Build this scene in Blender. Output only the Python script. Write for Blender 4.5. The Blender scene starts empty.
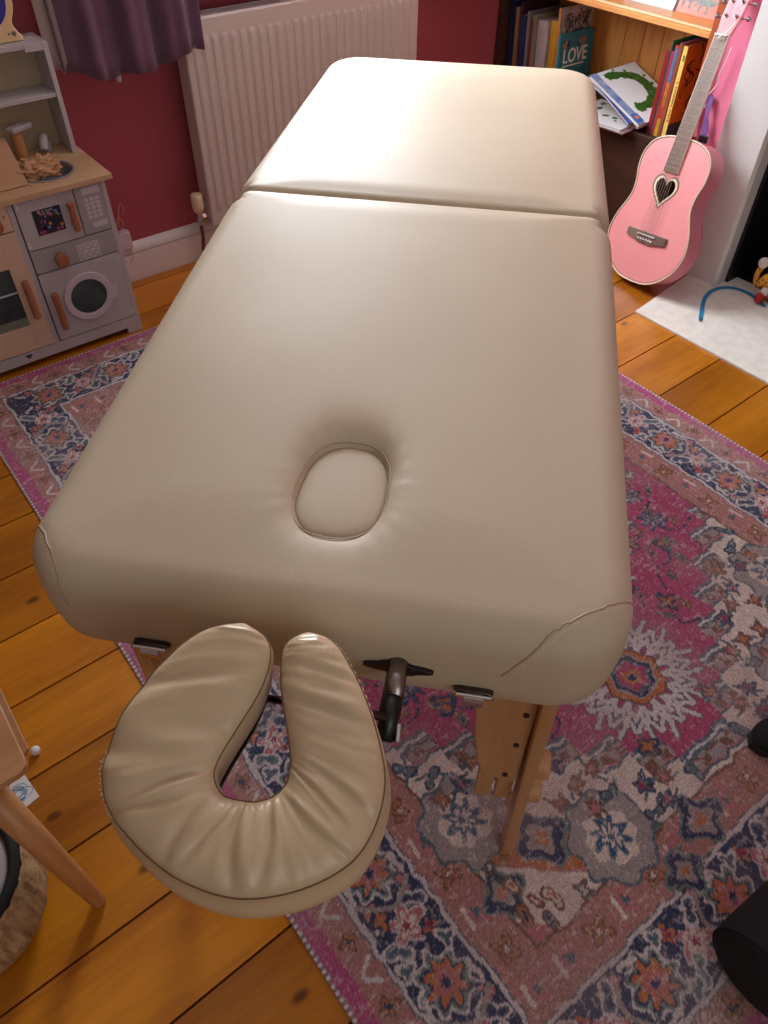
import bpy, math, random
import numpy as np
from mathutils import Vector, Matrix
from mathutils.bvhtree import BVHTree
from mathutils import noise as mn

sc = bpy.context.scene
col = sc.collection
PI = math.pi
R = math.radians

# ------------------------------------------------------------------ camera
def camera():
    yaw, pitch, roll = .6650326, .8072956, -.011033
    cy, sy = math.cos(yaw), math.sin(yaw)
    f = Vector((sy*math.cos(pitch), cy*math.cos(pitch), -math.sin(pitch)))
    r = Vector((cy, -sy, 0)); d = f.cross(r)
    r2 = math.cos(roll)*r + math.sin(roll)*d
    d2 = -math.sin(roll)*r + math.cos(roll)*d
    cam = bpy.data.cameras.new('camera'); o = bpy.data.objects.new('camera', cam); col.objects.link(o)
    m = Matrix((r2, -d2, -f)).transposed().to_4x4(); m.translation = Vector((0, 0, 1.4))
    o.matrix_world = m
    cam.sensor_fit = 'VERTICAL'; cam.sensor_height = 24.0; cam.lens = 749.305/1024*24.0
    cam.clip_start = .02
    sc.camera = o
camera()

# ------------------------------------------------------------------ light
sc.view_settings.view_transform = 'Standard'
try: sc.view_settings.look = 'None'
except Exception: pass
sc.view_settings.gamma = 1
sc.view_settings.use_curve_mapping = False
sc.view_settings.exposure = 0.08

w = bpy.data.worlds.new('world'); sc.world = w; w.use_nodes = True
bg = w.node_tree.nodes['Background']
bg.inputs[0].default_value = (.75, .86, 1, 1); bg.inputs[1].default_value = 1.0

def area(name, loc, rot, sx, sy, power, color):
    l = bpy.data.lights.new(name, 'AREA'); l.shape = 'RECTANGLE'; l.size = sx; l.size_y = sy
    l.energy = power; l.color = color
    o = bpy.data.objects.new(name, l); col.objects.link(o); o.location = loc; o.rotation_euler = rot
    return o
# daylight coming in at the window over the radiator; then an added fill lamp behind the camera, no source seen
area('window_daylight', (1.63, 2.66, 1.52), (R(-99), 0, 0), 1.0, 1.3, 92, (.88, .94, 1))
area('rear_fill_light', (-.2, -1.95, 1.55), (R(92), 0, 0), 1.4, 1.2, 7, (1, .97, .92))

# ------------------------------------------------------------------ helpers
def lin(c):
    return tuple(((x/255)/12.92 if x/255 <= .04045 else ((x/255+.055)/1.055)**2.4) for x in c)

class MB:
    def __init__(s): s.v = []; s.f = []; s.mi = []
    def add(s, vs, fs, m=0):
        b = len(s.v); s.v += [tuple(p) for p in vs]; s.f += [tuple(i+b for i in f) for f in fs]; s.mi += [m]*len(fs); return s
    def box(s, x0, x1, y0, y1, z0, z1, m=0, M=None):
        vs = [Vector((x, y, z)) for z in (z0, z1) for y in (y0, y1) for x in (x0, x1)]
        if M: vs = [M @ p for p in vs]
        return s.add(vs, [(0,2,3,1),(4,5,7,6),(0,1,5,4),(2,6,7,3),(0,4,6,2),(1,3,7,5)], m)
    def hexa(s, lo, hi, m=0):   # two matching outlines
        n = len(lo)
        return s.add(list(lo)+list(hi), [tuple(range(n-1,-1,-1)), tuple(range(n,2*n))]+[(i,(i+1)%n,(i+1)%n+n,i+n) for i in range(n)], m)
    def prism(s, pts, z0, z1, m=0, M=None):
        lo = [Vector((p[0], p[1], z0)) for p in pts]; hi = [Vector((p[0], p[1], z1)) for p in pts]
        if M: lo = [M@p for p in lo]; hi = [M@p for p in hi]
        return s.hexa(lo, hi, m)
    def tube(s, path, rad, n=10, m=0, caps=True, closed=False):
        path = [Vector(p) for p in path]; k = len(path)
        rads = rad if hasattr(rad, '__len__') else [rad]*k
        vs = []; prev = None
        for i, p in enumerate(path):
            if closed: t = path[(i+1) % k]-path[i-1]
            else: t = path[min(i+1, k-1)]-path[max(i-1, 0)]
            if t.length < 1e-9: t = Vector((0, 0, 1))
            t.normalize()
            if prev is None:
                up = Vector((0, 0, 1)) if abs(t.z) < .9 else Vector((1, 0, 0))
                a = t.cross(up).normalized()
            else:
                a = prev - t*prev.dot(t)
                a = a.normalized() if a.length > 1e-6 else t.cross(Vector((0, 0, 1))).normalized()
            prev = a; b = t.cross(a)
            for j in range(n):
                th = 2*PI*j/n; vs.append(p+(a*math.cos(th)+b*math.sin(th))*rads[i])
        fs = []
        for i in range(k if closed else k-1):
            i2 = (i+1) % k
            for j in range(n): fs.append((i*n+j, i*n+(j+1) % n, i2*n+(j+1) % n, i2*n+j))
        if caps and not closed: fs += [tuple(range(n-1, -1, -1)), tuple(range((k-1)*n, k*n))]
        return s.add(vs, fs, m)
    def lathe(s, prof, n=32, M=None, m=0):
        vs = []
        for (r, z) in prof:
            for j in range(n):
                th = 2*PI*j/n; p = Vector((max(r, 1e-5)*math.cos(th), max(r, 1e-5)*math.sin(th), z)); vs.append(M@p if M else p)
        fs = [(i*n+j, i*n+(j+1) % n, (i+1)*n+(j+1) % n, (i+1)*n+j) for i in range(len(prof)-1) for j in range(n)]
        if prof[0][0] > 1e-4: fs.append(tuple(range(n-1, -1, -1)))
        if prof[-1][0] > 1e-4: fs.append(tuple(range((len(prof)-1)*n, len(prof)*n)))
        return s.add(vs, fs, m)
    def grid(s, P, m=0, wrapu=False, wrapv=False):   # P[i][j]
        nu, nv = len(P), len(P[0])
        vs = [p for row in P for p in row]
        fs = []
        for i in range(nu if wrapu else nu-1):
            for j in range(nv if wrapv else nv-1):
                i2, j2 = (i+1) % nu, (j+1) % nv
                fs.append((i*nv+j, i2*nv+j, i2*nv+j2, i*nv+j2))
        return s.add(vs, fs, m)
    def build(s, name, mat, parent=None, smooth=False, bevel=0, seg=2, M=None, sub=0):
        me = bpy.data.meshes.new(name); me.from_pydata([tuple(p) for p in s.v], [], s.f)
        mats = mat if isinstance(mat, (list, tuple)) else [mat]
        for x in mats: me.materials.append(x)
        if len(mats) > 1: me.polygons.foreach_set('material_index', s.mi)
        if smooth: me.polygons.foreach_set('use_smooth', [True]*len(me.polygons))
        me.update()
        import bmesh
        bm = bmesh.new(); bm.from_mesh(me); bmesh.ops.recalc_face_normals(bm, faces=bm.faces); bm.to_mesh(me); bm.free()
        o = bpy.data.objects.new(name, me); col.objects.link(o)
        if parent: o.parent = parent
        if M: o.matrix_local = M
        if bevel:
            b = o.modifiers.new('bevel', 'BEVEL'); b.width = bevel; b.segments = seg; b.limit_method = 'ANGLE'; b.angle_limit = R(35)
            if not smooth:
                me.polygons.foreach_set('use_smooth', [True]*len(me.polygons)); b.harden_normals = True
        if sub:
            b = o.modifiers.new('subdivision', 'SUBSURF'); b.levels = sub; b.render_levels = sub
        return o

def tag(o, label=None, cat=None, group=None, kind=None):
    if label: o['label'] = label
    if cat: o['category'] = cat
    if group: o['group'] = group
    if kind: o['kind'] = kind
    return o
def thing(name, label, cat, loc=(0, 0, 0), rz=0, group=None, M=None):
    o = bpy.data.objects.new(name, None); col.objects.link(o); o.empty_display_size = .05
    if M: o.matrix_world = M
    else: o.location = loc; o.rotation_euler = (0, 0, rz)
    return tag(o, label, cat, group)
def struct(name, mb, mat, **k):
    return tag(mb.build(name, mat, **k), kind='structure')

def spline(pts, n, closed=False):
    k = len(pts); out = []
    segs = k if closed else k-1
    for i in range(segs):
        if closed: p0, p1, p2, p3 = pts[i-1], pts[i], pts[(i+1) % k], pts[(i+2) % k]
        else: p0, p1, p2, p3 = pts[max(i-1, 0)], pts[i], pts[i+1], pts[min(i+2, k-1)]
        for j in range(n):
            t = j/n
            out.append(tuple(.5*((2*b)+(-a+c)*t+(2*a-5*b+4*c-d)*t*t+(-a+3*b-3*c+d)*t**3) for a, b, c, d in zip(p0, p1, p2, p3)))
    if not closed: out.append(tuple(pts[-1]))
    return out

# ---------------------------------------------------------------- materials
def mat(name, rgb, rough=.5, metal=0, spec=.5, var=0, scale=8, stretch=(1, 1, 1), bump=0, bscale=60, rgb2=None, coat=0, coords='Object', sheen=0, detail=4):
    m = bpy.data.materials.new(name); m.use_nodes = True; nt = m.node_tree; b = nt.nodes['Principled BSDF']
    c = lin(rgb); b.inputs['Roughness'].default_value = rough; b.inputs['Metallic'].default_value = metal
    b.inputs['Specular IOR Level'].default_value = spec; b.inputs['Coat Weight'].default_value = coat
    b.inputs['Coat Roughness'].default_value = .15
    if sheen: b.inputs['Sheen Weight'].default_value = sheen
    b.inputs['Base Color'].default_value = (*c, 1)
    tc = nt.nodes.new('ShaderNodeTexCoord'); mp = nt.nodes.new('ShaderNodeMapping'); mp.inputs['Scale'].default_value = stretch
    nt.links.new(tc.outputs[coords], mp.inputs[0])
    if var or rgb2:
        n = nt.nodes.new('ShaderNodeTexNoise'); n.inputs['Scale'].default_value = scale; n.inputs['Detail'].default_value = detail
        nt.links.new(mp.outputs[0], n.inputs['Vector'])
        r = nt.nodes.new('ShaderNodeValToRGB'); r.color_ramp.elements[0].position = .3; r.color_ramp.elements[1].position = .7
        c2 = lin(rgb2) if rgb2 else tuple(x*(1-var) for x in c)
        c1 = c if rgb2 else tuple(min(1, x*(1+var*.5)) for x in c)
        r.color_ramp.elements[0].color = (*c2, 1); r.color_ramp.elements[1].color = (*c1, 1)
        nt.links.new(n.outputs[0], r.inputs[0]); nt.links.new(r.outputs[0], b.inputs['Base Color'])
    if bump:
        n = nt.nodes.new('ShaderNodeTexNoise'); n.inputs['Scale'].default_value = bscale; n.inputs['Detail'].default_value = 3
        nt.links.new(mp.outputs[0], n.inputs['Vector'])
        bp = nt.nodes.new('ShaderNodeBump'); bp.inputs['Strength'].default_value = bump; bp.inputs['Distance'].default_value = .002
        nt.links.new(n.outputs[0], bp.inputs['Height']); nt.links.new(bp.outputs[0], b.inputs['Normal'])
    return m
def wood(name, rgb, rgb2, axis='x', scale=6, rough=.45, ring=12, coat=0, knots=False, attr=None):
    m = bpy.data.materials.new(name); m.use_nodes = True; nt = m.node_tree; b = nt.nodes['Principled BSDF']
    b.inputs['Roughness'].default_value = rough; b.inputs['Coat Weight'].default_value = coat; b.inputs['Coat Roughness'].default_value = .2
    tc = nt.nodes.new('ShaderNodeTexCoord'); mp = nt.nodes.new('ShaderNodeMapping')
    s = {'x': (.12, 1, 1), 'y': (1, .12, 1), 'z': (1, 1, .12)}[axis]; mp.inputs['Scale'].default_value = s
    nt.links.new(tc.outputs['Object'], mp.inputs[0])
    vec = mp.outputs[0]
    if attr:
        a = nt.nodes.new('ShaderNodeAttribute'); a.attribute_name = attr
        ad = nt.nodes.new('ShaderNodeVectorMath'); ad.operation = 'ADD'
        nt.links.new(vec, ad.inputs[0]); nt.links.new(a.outputs['Vector'], ad.inputs[1]); vec = ad.outputs[0]
    n1 = nt.nodes.new('ShaderNodeTexNoise'); n1.inputs['Scale'].default_value = scale; n1.inputs['Detail'].default_value = 5; n1.inputs['Distortion'].default_value = .6
    n2 = nt.nodes.new('ShaderNodeTexNoise'); n2.inputs['Scale'].default_value = scale*ring; n2.inputs['Detail'].default_value = 2
    nt.links.new(vec, n1.inputs['Vector']); nt.links.new(vec, n2.inputs['Vector'])
    mx = nt.nodes.new('ShaderNodeMath'); mx.operation = 'MULTIPLY_ADD'; mx.inputs[1].default_value = .35
    nt.links.new(n2.outputs[0], mx.inputs[0]); nt.links.new(n1.outputs[0], mx.inputs[2])
    r = nt.nodes.new('ShaderNodeValToRGB'); r.color_ramp.elements[0].position = .5; r.color_ramp.elements[1].position = .86
    r.color_ramp.elements[0].color = (*lin(rgb2), 1); r.color_ramp.elements[1].color = (*lin(rgb), 1)
    nt.links.new(mx.outputs[0], r.inputs[0]); out = r.outputs[0]
    if knots:
        v = nt.nodes.new('ShaderNodeTexVoronoi'); v.inputs['Scale'].default_value = 3.2
        if axis == 'x': v.voronoi_dimensions = '2D'
        mp2 = nt.nodes.new('ShaderNodeMapping'); mp2.inputs['Scale'].default_value = {'x': (.7, 1.25, 1), 'y': (1.25, .7, 1), 'z': (1, 1.3, .8)}[axis]
        nt.links.new(tc.outputs['Object'], mp2.inputs[0]); nt.links.new(mp2.outputs[0], v.inputs['Vector'])
        kr = nt.nodes.new('ShaderNodeValToRGB'); kr.color_ramp.elements[0].position = .018; kr.color_ramp.elements[1].position = .045
        kr.color_ramp.elements[0].color = (.12, .06, .03, 1); kr.color_ramp.elements[1].color = (1, 1, 1, 1)
        nt.links.new(v.outputs['Distance'], kr.inputs[0])
        mm = nt.nodes.new('ShaderNodeMix'); mm.data_type = 'RGBA'; mm.blend_type = 'MULTIPLY'; mm.inputs[0].default_value = .8
        nt.links.new(out, mm.inputs[6]); nt.links.new(kr.outputs[0], mm.inputs[7]); out = mm.outputs[2]
    if attr:      # each board has its own tone
        sp_ = nt.nodes.new('ShaderNodeSeparateXYZ'); nt.links.new(a.outputs['Vector'], sp_.inputs[0])
        mr = nt.nodes.new('ShaderNodeMapRange'); mr.inputs[2].default_value = 7; mr.inputs[3].default_value = .80; mr.inputs[4].default_value = 1.12
        nt.links.new(sp_.outputs[0], mr.inputs[0]); sc_ = nt.nodes.new('ShaderNodeVectorMath'); sc_.operation = 'SCALE'
        nt.links.new(out, sc_.inputs[0]); nt.links.new(mr.outputs[0], sc_.inputs['Scale']); out = sc_.outputs[0]
    nt.links.new(out, b.inputs['Base Color'])
    bp = nt.nodes.new('ShaderNodeBump'); bp.inputs['Strength'].default_value = .15; bp.inputs['Distance'].default_value = .001
    nt.links.new(mx.outputs[0], bp.inputs['Height']); nt.links.new(bp.outputs[0], b.inputs['Normal'])
    return m

M = dict(
    vinyl=mat('cream_vinyl', (199, 184, 157), rough=.56, spec=.38, var=.06, scale=2.5, bump=.12, bscale=420),
    vinyl_cradle=mat('tan_vinyl', (204, 182, 146), rough=.33, spec=.5, var=.08, scale=5, bump=.12, bscale=350),
    vinyl_side=mat('grey_tan_vinyl', (176, 154, 124), rough=.45, bump=.1, bscale=350),
    thread=mat('cream_thread', (222, 205, 170), rough=.7),
    seamline=mat('dark_seam', (124, 98, 68), rough=.8),
    beech=wood('beech', (200, 156, 106), (182, 130, 80), 'z', 8, .4),
    maroon=mat('maroon_wall_paint', (166, 74, 84), rough=.75, var=.06, scale=3, bump=.06, bscale=90),
    maroon_lit=mat('lit_wall_paint', (226, 122, 152), rough=.7, var=.05, scale=3),  # wall paint made lighter and pinker, window light put into the colour
    white=mat('white_gloss_paint', (224, 219, 216), rough=.35, var=.04, scale=4, bump=.05, bscale=40),
    ceiling=mat('ceiling_paint', (238, 236, 232), rough=.9),
    plainwall=mat('pale_wall_paint', (158, 142, 134), rough=.85),
    radiator=mat('radiator_enamel', (206, 196, 186), rough=.4),
    darkgap=mat('dark_gap', (30, 22, 18), rough=.9),
    chrome=mat('chrome', (210, 210, 212), rough=.15, metal=1),
    dark_chrome=mat('dark_chrome', (90, 82, 80), rough=.2, metal=1),
    black=mat('black_plastic', (18, 18, 20), rough=.35),
    cream=mat('cream_plastic', (228, 208, 175), rough=.4),
    hearth=mat('pale_stone', (236, 228, 218), rough=.7, var=.1, scale=30, bump=.2, bscale=120),
    firebox=mat('black_iron', (14, 14, 16), rough=.5, bump=.4, bscale=30),
    bag=mat('black_polythene', (12, 13, 15), rough=.22),
    grey=mat('grey_play_paint', (188, 184, 184), rough=.55, var=.03, scale=8),
    greyd=mat('darker_grey_play_paint', (166, 162, 162), rough=.55),
    playcream=mat('cream_play_paint', (214, 186, 158), rough=.55, var=.03),
    ply=wood('pale_ply', (205, 172, 132), (190, 155, 115), 'x', 6, .5),
    plyback=mat('beige_board', (188, 168, 140), rough=.6, var=.1, scale=10),
    handle=wood('handle_wood', (176, 118, 84), (150, 92, 62), 'z', 15, .45),
    screenprint=mat('pale_print', (205, 200, 205), rough=.5),
    lilac_plastic=mat('pale_lilac_plastic', (205, 192, 200), rough=.45),
    window_dark=mat('dark_acetate', (66, 78, 80), rough=.12, scale=14, rgb2=(40, 46, 50)),
    paper_brown=mat('brown_paper', (196, 152, 112), rough=.8, var=.1, scale=10),
    pine=wood('orange_pine', (222, 160, 84), (188, 118, 50), 'z', 5, .45, knots=True),
    pine_y=wood('orange_pine_shelf', (226, 164, 96), (196, 124, 62), 'y', 6, .4),
    mahog=wood('red_brown_wood', (170, 84, 44), (140, 60, 28), 'z', 6, .4),
    dark_shaded_wood=wood('dark_and_shaded_wood', (70, 38, 24), (50, 26, 16), 'y', 6, .6),
    oak=wood('oak_veneer', (192, 140, 96), (165, 112, 70), 'x', 9, .4),
    oakleg=wood('oak_leg', (200, 142, 90), (172, 112, 62), 'z', 9, .4),
    purple=mat('purple_cotton', (104, 72, 94), rough=.85, var=.12, scale=20, bump=.2, bscale=300, sheen=.2),
    lining=mat('grey_lining', (158, 140, 132), rough=.85),
    pink=mat('pink_lacquer', (244, 158, 160), rough=.28, coat=.3, var=.03, scale=3),
    pinkside=mat('pink_lacquer_side', (232, 140, 156), rough=.28, coat=.3),
    binding=mat('cream_binding', (235, 215, 185), rough=.4),
    rosewood=wood('rosewood', (132, 108, 94), (104, 80, 68), 'y', 12, .45),
    string=mat('nylon_string', (178, 158, 146), rough=.4),
    whitep=mat('white_plastic', (238, 234, 230), rough=.4),
    tuner=mat('nickel', (150, 140, 138), rough=.3, metal=1),
    basket=mat('seagrass', (206, 172, 124), rough=.85, rgb2=(126, 92, 58), scale=90, stretch=(1, 1, .14), bump=.8, bscale=120),
    blackband=mat('black_webbing', (20, 18, 18), rough=.8),
    matteblack=mat('black_fabric', (24, 24, 28), rough=.85, bump=.2, bscale=300),
    blue=mat('blue_lace', (28, 130, 185), rough=.5),
    page=mat('white_page', (225, 218, 210), rough=.8),
)

# ---------------------------------------------------------------- structure
def floor():
    mb = MB(); vals = []
    th = -.0165
    rnd = random.Random(4)
    y = .904-.174*16
    Mx = Matrix.Rotation(-th, 4, 'Z')
    while y < 2.75:
        x = -1.6-rnd.random()*.4
        while x < 3.1:
            L = 4.8
            a = (rnd.random()*7, rnd.random()*7, rnd.random()*7)
            mb.box(x, min(x+L, 3.1), y+.0022, y+.174-.0022, -.03, 0, 0, Mx); vals += [a]*8
            x += L+.003
        y += .174
    mb.box(-1.7, 3.1, -2.2, 2.9, -.06, -.022, 1); vals += [(0, 0, 0)]*8
    m = wood('varnished_pine_floor', (206, 130, 16), (160, 90, 6), 'x', 5, .38, ring=16, coat=.25, knots=True, attr='plank')
    o = struct('floor', mb, [m, M['darkgap']])
    at = o.data.attributes.new('plank', 'FLOAT_VECTOR', 'POINT'); at.data.foreach_set('vector', [c for v in vals for c in v])
floor()

WX0, WX1, WZ0, WZ1 = 1.17, 2.10, .86, 2.15
mb = MB()
mb.box(-1.5, WX0, 2.55, 2.75, 0, 2.5); mb.box(WX1, 2.85, 2.55, 2.75, 0, 2.5)
mb.box(WX0, WX1, 2.55, 2.75, 0, WZ0); mb.box(WX0, WX1, 2.55, 2.75, WZ1, 2.5)
struct('wall_back', mb, M['maroon'])
struct('wall_right', MB().box(2.85, 3.0, -2.0, 2.75, 0, 2.5), M['maroon'])
struct('wall_left', MB().box(-1.6, -1.5, -2.0, 2.75, 0, 2.5), M['plainwall'])
mb = MB()
mb.box(-1.6, -.9, -2.1, -2.0, 0, 2.5); mb.box(.5, 3.0, -2.1, -2.0, 0, 2.5); mb.box(-.9, .5, -2.1, -2.0, 0, .9); mb.box(-.9, .5, -2.1, -2.0, 2.2, 2.5)
struct('wall_front', mb, M['plainwall'])
struct('ceiling', MB().box(-1.6, 3.0, -2.1, 2.75, 2.5, 2.6), M['ceiling'])

# chimney breast, window light put into its pinker colour, with an opening for the hearth
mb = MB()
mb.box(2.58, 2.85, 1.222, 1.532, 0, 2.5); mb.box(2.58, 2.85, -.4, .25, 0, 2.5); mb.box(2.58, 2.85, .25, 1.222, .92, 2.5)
struct('wall_chimney', mb, M['maroon_lit'])

mb = MB()
for (x0, x1) in ((-1.5, 2.55),):
    mb.box(x0, x1, 2.527, 2.55, .0, .098); mb.box(x0, x1, 2.532, 2.55, .098, .104)
    prof = [(2.527, .104), (2.5285, .116), (2.534, .124), (2.540, .130), (2.55, .134), (2.55, .104)]
    mb.hexa([Vector((x0, a, b)) for a, b in prof], [Vector((x1, a, b)) for a, b in prof])
struct('baseboard_back', mb, M['white'], bevel=.001)

# window: frame, sash bars and sill
wf = MB()
for (a, b) in ((WX0, WX0+.05), (WX1-.05, WX1)): wf.box(a, b, 2.60, 2.66, WZ0, WZ1)
for (a, b) in ((WZ0, WZ0+.05), (WZ1-.05, WZ1), (1.48, 1.52)): wf.box(WX0+.05, WX1-.05, 2.605, 2.655, a, b)
win = struct('window_1', wf, M['white'], bevel=.002)
tag(MB().box(WX0-.05, WX1+.05, 2.455, 2.60, .835, .86).build('window_sill', M['white'], win, bevel=.006), kind='structure')
wf = MB()  # added unseen window frame behind the rear fill lamp
for (a, b) in ((-.9, -.84), (.44, .5)): wf.box(a, b, -2.08, -2.02, .9, 2.2)
for (a, b) in ((.9, .96), (2.14, 2.2), (1.52, 1.57)): wf.box(-.84, .44, -2.075, -2.025, a, b)
struct('added_rear_window', wf, M['white'])

# ---------------------------------------------------------------- rug
def rug():
    X0, X1, Y0, Y1 = .112, 1.788, -.20, 2.20
    st = .0029
    nx = int((X1-X0)/st)+1; ny = int((Y1-Y0)/st)+1
    xs = np.linspace(X0, X1, nx); ys = np.linspace(Y0, Y1, ny)
    X, Y = np.meshgrid(xs, ys)
    rng = np.random.RandomState(3)
    def vnoise(sx, sy, seed):
        r = np.random.RandomState(seed); gx = int((X1-X0)/sx)+3; gy = int((Y1-Y0)/sy)+3
        g = r.rand(gy, gx); fx = (X-X0)/sx; fy = (Y-Y0)/sy
        ix = fx.astype(int); iy = fy.astype(int); tx = fx-ix; ty = fy-iy
        tx = tx*tx*(3-2*tx); ty = ty*ty*(3-2*ty)
        return (g[iy, ix]*(1-tx)+g[iy, ix+1]*tx)*(1-ty)+(g[iy+1, ix]*(1-tx)+g[iy+1, ix+1]*tx)*ty
    # slightly wobbly drawing
    Xw = X+(vnoise(.02, .02, 1)-.5)*.010; Yw = Y+(vnoise(.02, .02, 2)-.5)*.010
    u = np.abs(Xw-.95); v = np.abs(Yw-1.0)
    e = np.minimum(.838-np.abs(X-.95), 1.2-np.abs(Y-1.0)); ew = np.minimum(.838-u, 1.2-v)
    C = np.zeros(X.shape+(3,))
    pal = dict(pink=(164, 80, 110), hot=(172, 86, 124), cream=(206, 194, 184), navy=(62, 68, 92), tan=(166, 120, 114), orange=(176, 112, 80),
               slate=(86, 102, 116), brown=(118, 90, 80), teal=(108, 126, 124), wine=(140, 62, 84), grey=(150, 142, 140), white=(196, 188, 188), blue=(60, 84, 122), rose=(176, 112, 120))
    P = {k: np.array(c, float) for k, c in pal.items()}
    def put(mask, c): C[mask] = P[c]
    put(e > -1, 'grey')
    put(ew > .006, 'hot'); put(ew > .034, 'tan'); put(ew > .084, 'slate'); put(ew > .087, 'white'); put(ew > .094, 'navy')
    put(ew > .211, 'navy'); put(ew > .213, 'white'); put(ew > .221, 'slate'); put(ew > .224, 'tan'); put(ew > .300, 'brown')
    inner = ew > .306
    tb = np.minimum(u*1.0, 1e9)
    # field
    bd = .862-.82*(np.floor(u/.072)*.072+.03)
    put(inner, 'cream')
    cor = 1.065-.86*u
    put(inner & (v < bd+.050), 'slate'); put(inner & (v < bd+.044), 'rose'); 
    chk = ((np.floor(u/.020)+np.floor(v/.020)) % 2) == 0
    put(inner & (v < bd+.040) & chk, 'brown'); put(inner & (v < bd+.040) & ~chk, 'grey')
    put(inner & (v < bd+.014), 'slate'); put(inner & (v < bd+.006), 'white'); put(inner & (v < bd), 'slate'); put(inner & (v < bd-.008), 'pink')
    # inner line inside the pink medallion
    bd2 = .62-.82*(np.floor(u/.072)*.072+.03)
    put(inner & (v < bd2+.012), 'slate'); put(inner & (v < bd2+.006), 'white'); put(inner & (v < bd2-.002), 'slate'); put(inner & (v < bd2-.010), 'wine')
    put(inner & (v < bd2-.05), 'pink')
    # corners
    cm = inner & (v > cor)
    put(cm, 'slate'); put(inner & (v > cor+.006), 'teal'); put(inner & (v > cor+.014), 'orange')
    put(inner & (v > cor+.12), 'tan'); put(inner & (v > cor+.126), 'cream'); put(inner & (v > cor+.24), 'rose')
    def stamp(cx, cy, r, petals, c1, c2=None, c3=None, out='navy', rot=0, amp=.28, asp=1.0, sym=True, clip=None):
        cs = [(cx, cy)]
        if sym: cs = [(sx*cx, sy*cy) for sx in (-1, 1) for sy in (-1, 1)]
        for (ax, ay) in set(cs):
            ax += .95; ay += 1.0
            i0 = max(0, int((ay-r*1.5-Y0)/st)); i1 = min(ny, int((ay+r*1.5-Y0)/st)+2)
            j0 = max(0, int((ax-r*1.5-X0)/st)); j1 = min(nx, int((ax+r*1.5-X0)/st)+2)
            if i1 <= i0 or j1 <= j0: continue
            dx = (Xw[i0:i1, j0:j1]-ax)/asp; dy = (Yw[i0:i1, j0:j1]-ay)*asp
            rr = np.hypot(dx, dy); th = np.arctan2(dy, dx)+rot
            edge = r*(1-amp+amp*np.cos(petals*th))
            S = C[i0:i1, j0:j1]
            if out: S[rr < edge+.006] = P[out]
            S[rr < edge] = P[c1]
            if c2: S[rr < edge*.62] = P[c2]
            if c3: S[rr < edge*.3] = P[c3]
    def curve(pts, wdt, c, sym=True):
        pts = spline(pts, 8)
        for (a, b) in pts:
            for sx in ((-1, 1) if sym else (1,)):
                for sy in ((-1, 1) if sym else (1,)):
                    ax = .95+sx*a; ay = 1+sy*b
                    i0 = max(0, int((ay-wdt-Y0)/st)); i1 = min(ny, int((ay+wdt-Y0)/st)+2)
                    j0 = max(0, int((ax-wdt-X0)/st)); j1 = min(nx, int((ax+wdt-X0)/st)+2)
                    if i1 <= i0 or j1 <= j0: continue
                    S = C[i0:i1, j0:j1]; S[np.hypot(X[i0:i1, j0:j1]-ax, Y[i0:i1, j0:j1]-ay) < wdt] = P[c]
    # main band: alternating orange blossoms, slate leaves and pale arabesques
    def band(off, pitch, fn):
        k = 0; t = 0
        while t < 1.2-off+.001: fn('v', .838-off, t, k); t += pitch; k += 1
        k = 0; t = 0
        while t < .838-off-.02: fn('h', t, 1.2-off, k); t += pitch; k += 1
    def main(side, a, b, k):
        r0 = 0 if side == 'v' else PI/2
        L = (lambda s, t: (a+s, b+t)) if side == 'v' else (lambda s, t: (a+t, b+s))
        if k % 2 == 0:
            stamp(a, b, .050, 8, 'teal', 'navy', out='white', amp=.14)
            stamp(a, b, .038, 8, 'orange', 'rose', 'navy', out='navy', amp=.2)
            for s in (-1, 1):
                curve([L(.045*s, .0), L(.05*s, .03), L(.03*s, .06), L(.045*s, .085)], .0045, 'white')
                stamp(*L(.042*s, .05), .014, 3, 'rose', amp=.3, out='navy'); stamp(*L(.042*s, -.05), .014, 3, 'slate', amp=.3, out='white')
        else:
            stamp(a, b, .036, 5, 'rose', 'cream', 'wine', amp=.3, rot=r0, out='white')
            stamp(*L(.034, .028), .022, 2, 'teal', 'slate', rot=.7+r0, amp=.4, out='white'); stamp(*L(-.034, -.028), .022, 2, 'slate', 'navy', rot=.7+r0, amp=.4, out='white')
            stamp(*L(-.032, .03), .016, 4, 'orange', 'wine', amp=.3); stamp(*L(.032, -.03), .016, 4, 'orange', amp=.3)
            curve([L(-.05, -.06), L(-.01, -.035), L(.02, -.045), L(.05, -.07)], .0045, 'grey')
    band(.152, .105, main)
    def tanb(side, a, b, k):
        if k % 2 == 0: stamp(a, b, .021, 4, 'orange', 'brown', 'cream', out='brown', rot=PI/4)
        else:
            curve([(a-.018, b-.02), (a+.012, b-.004), (a-.008, b+.022)], .0045, 'rose'); curve([(a+.018, b-.016), (a+.022, b+.016)], .004, 'cream')
            stamp(a, b, .010, 3, 'slate', out=None)
    band(.262, .072, tanb)
    def outb(side, a, b, k):
        if k % 2 == 0: stamp(a, b, .014, 4, 'orange', 'navy', out='brown', amp=.35)
        else: curve([(a-.014, b-.02), (a+.010, b), (a-.010, b+.02)], .004, 'white')
    band(.060, .058, outb)
    # corner rosettes and diamonds
    for (cx, cy) in ((.49, .664), (.296, .848)):
        stamp(cx, cy, .085, 8, 'grey', 'cream', amp=.07, out='slate', rot=PI/8)
        stamp(cx, cy, .036, 8, 'blue', 'cream', 'slate', amp=.28, out='teal')
    for (cx, cy, r) in ((.40, .775, .052), (.14, .93, .05), (.52, .80, .04), (.24, .97, .04)):
        stamp(cx, cy, r, 4, 'navy', 'grey', 'orange', amp=.2, out='teal')
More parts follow.
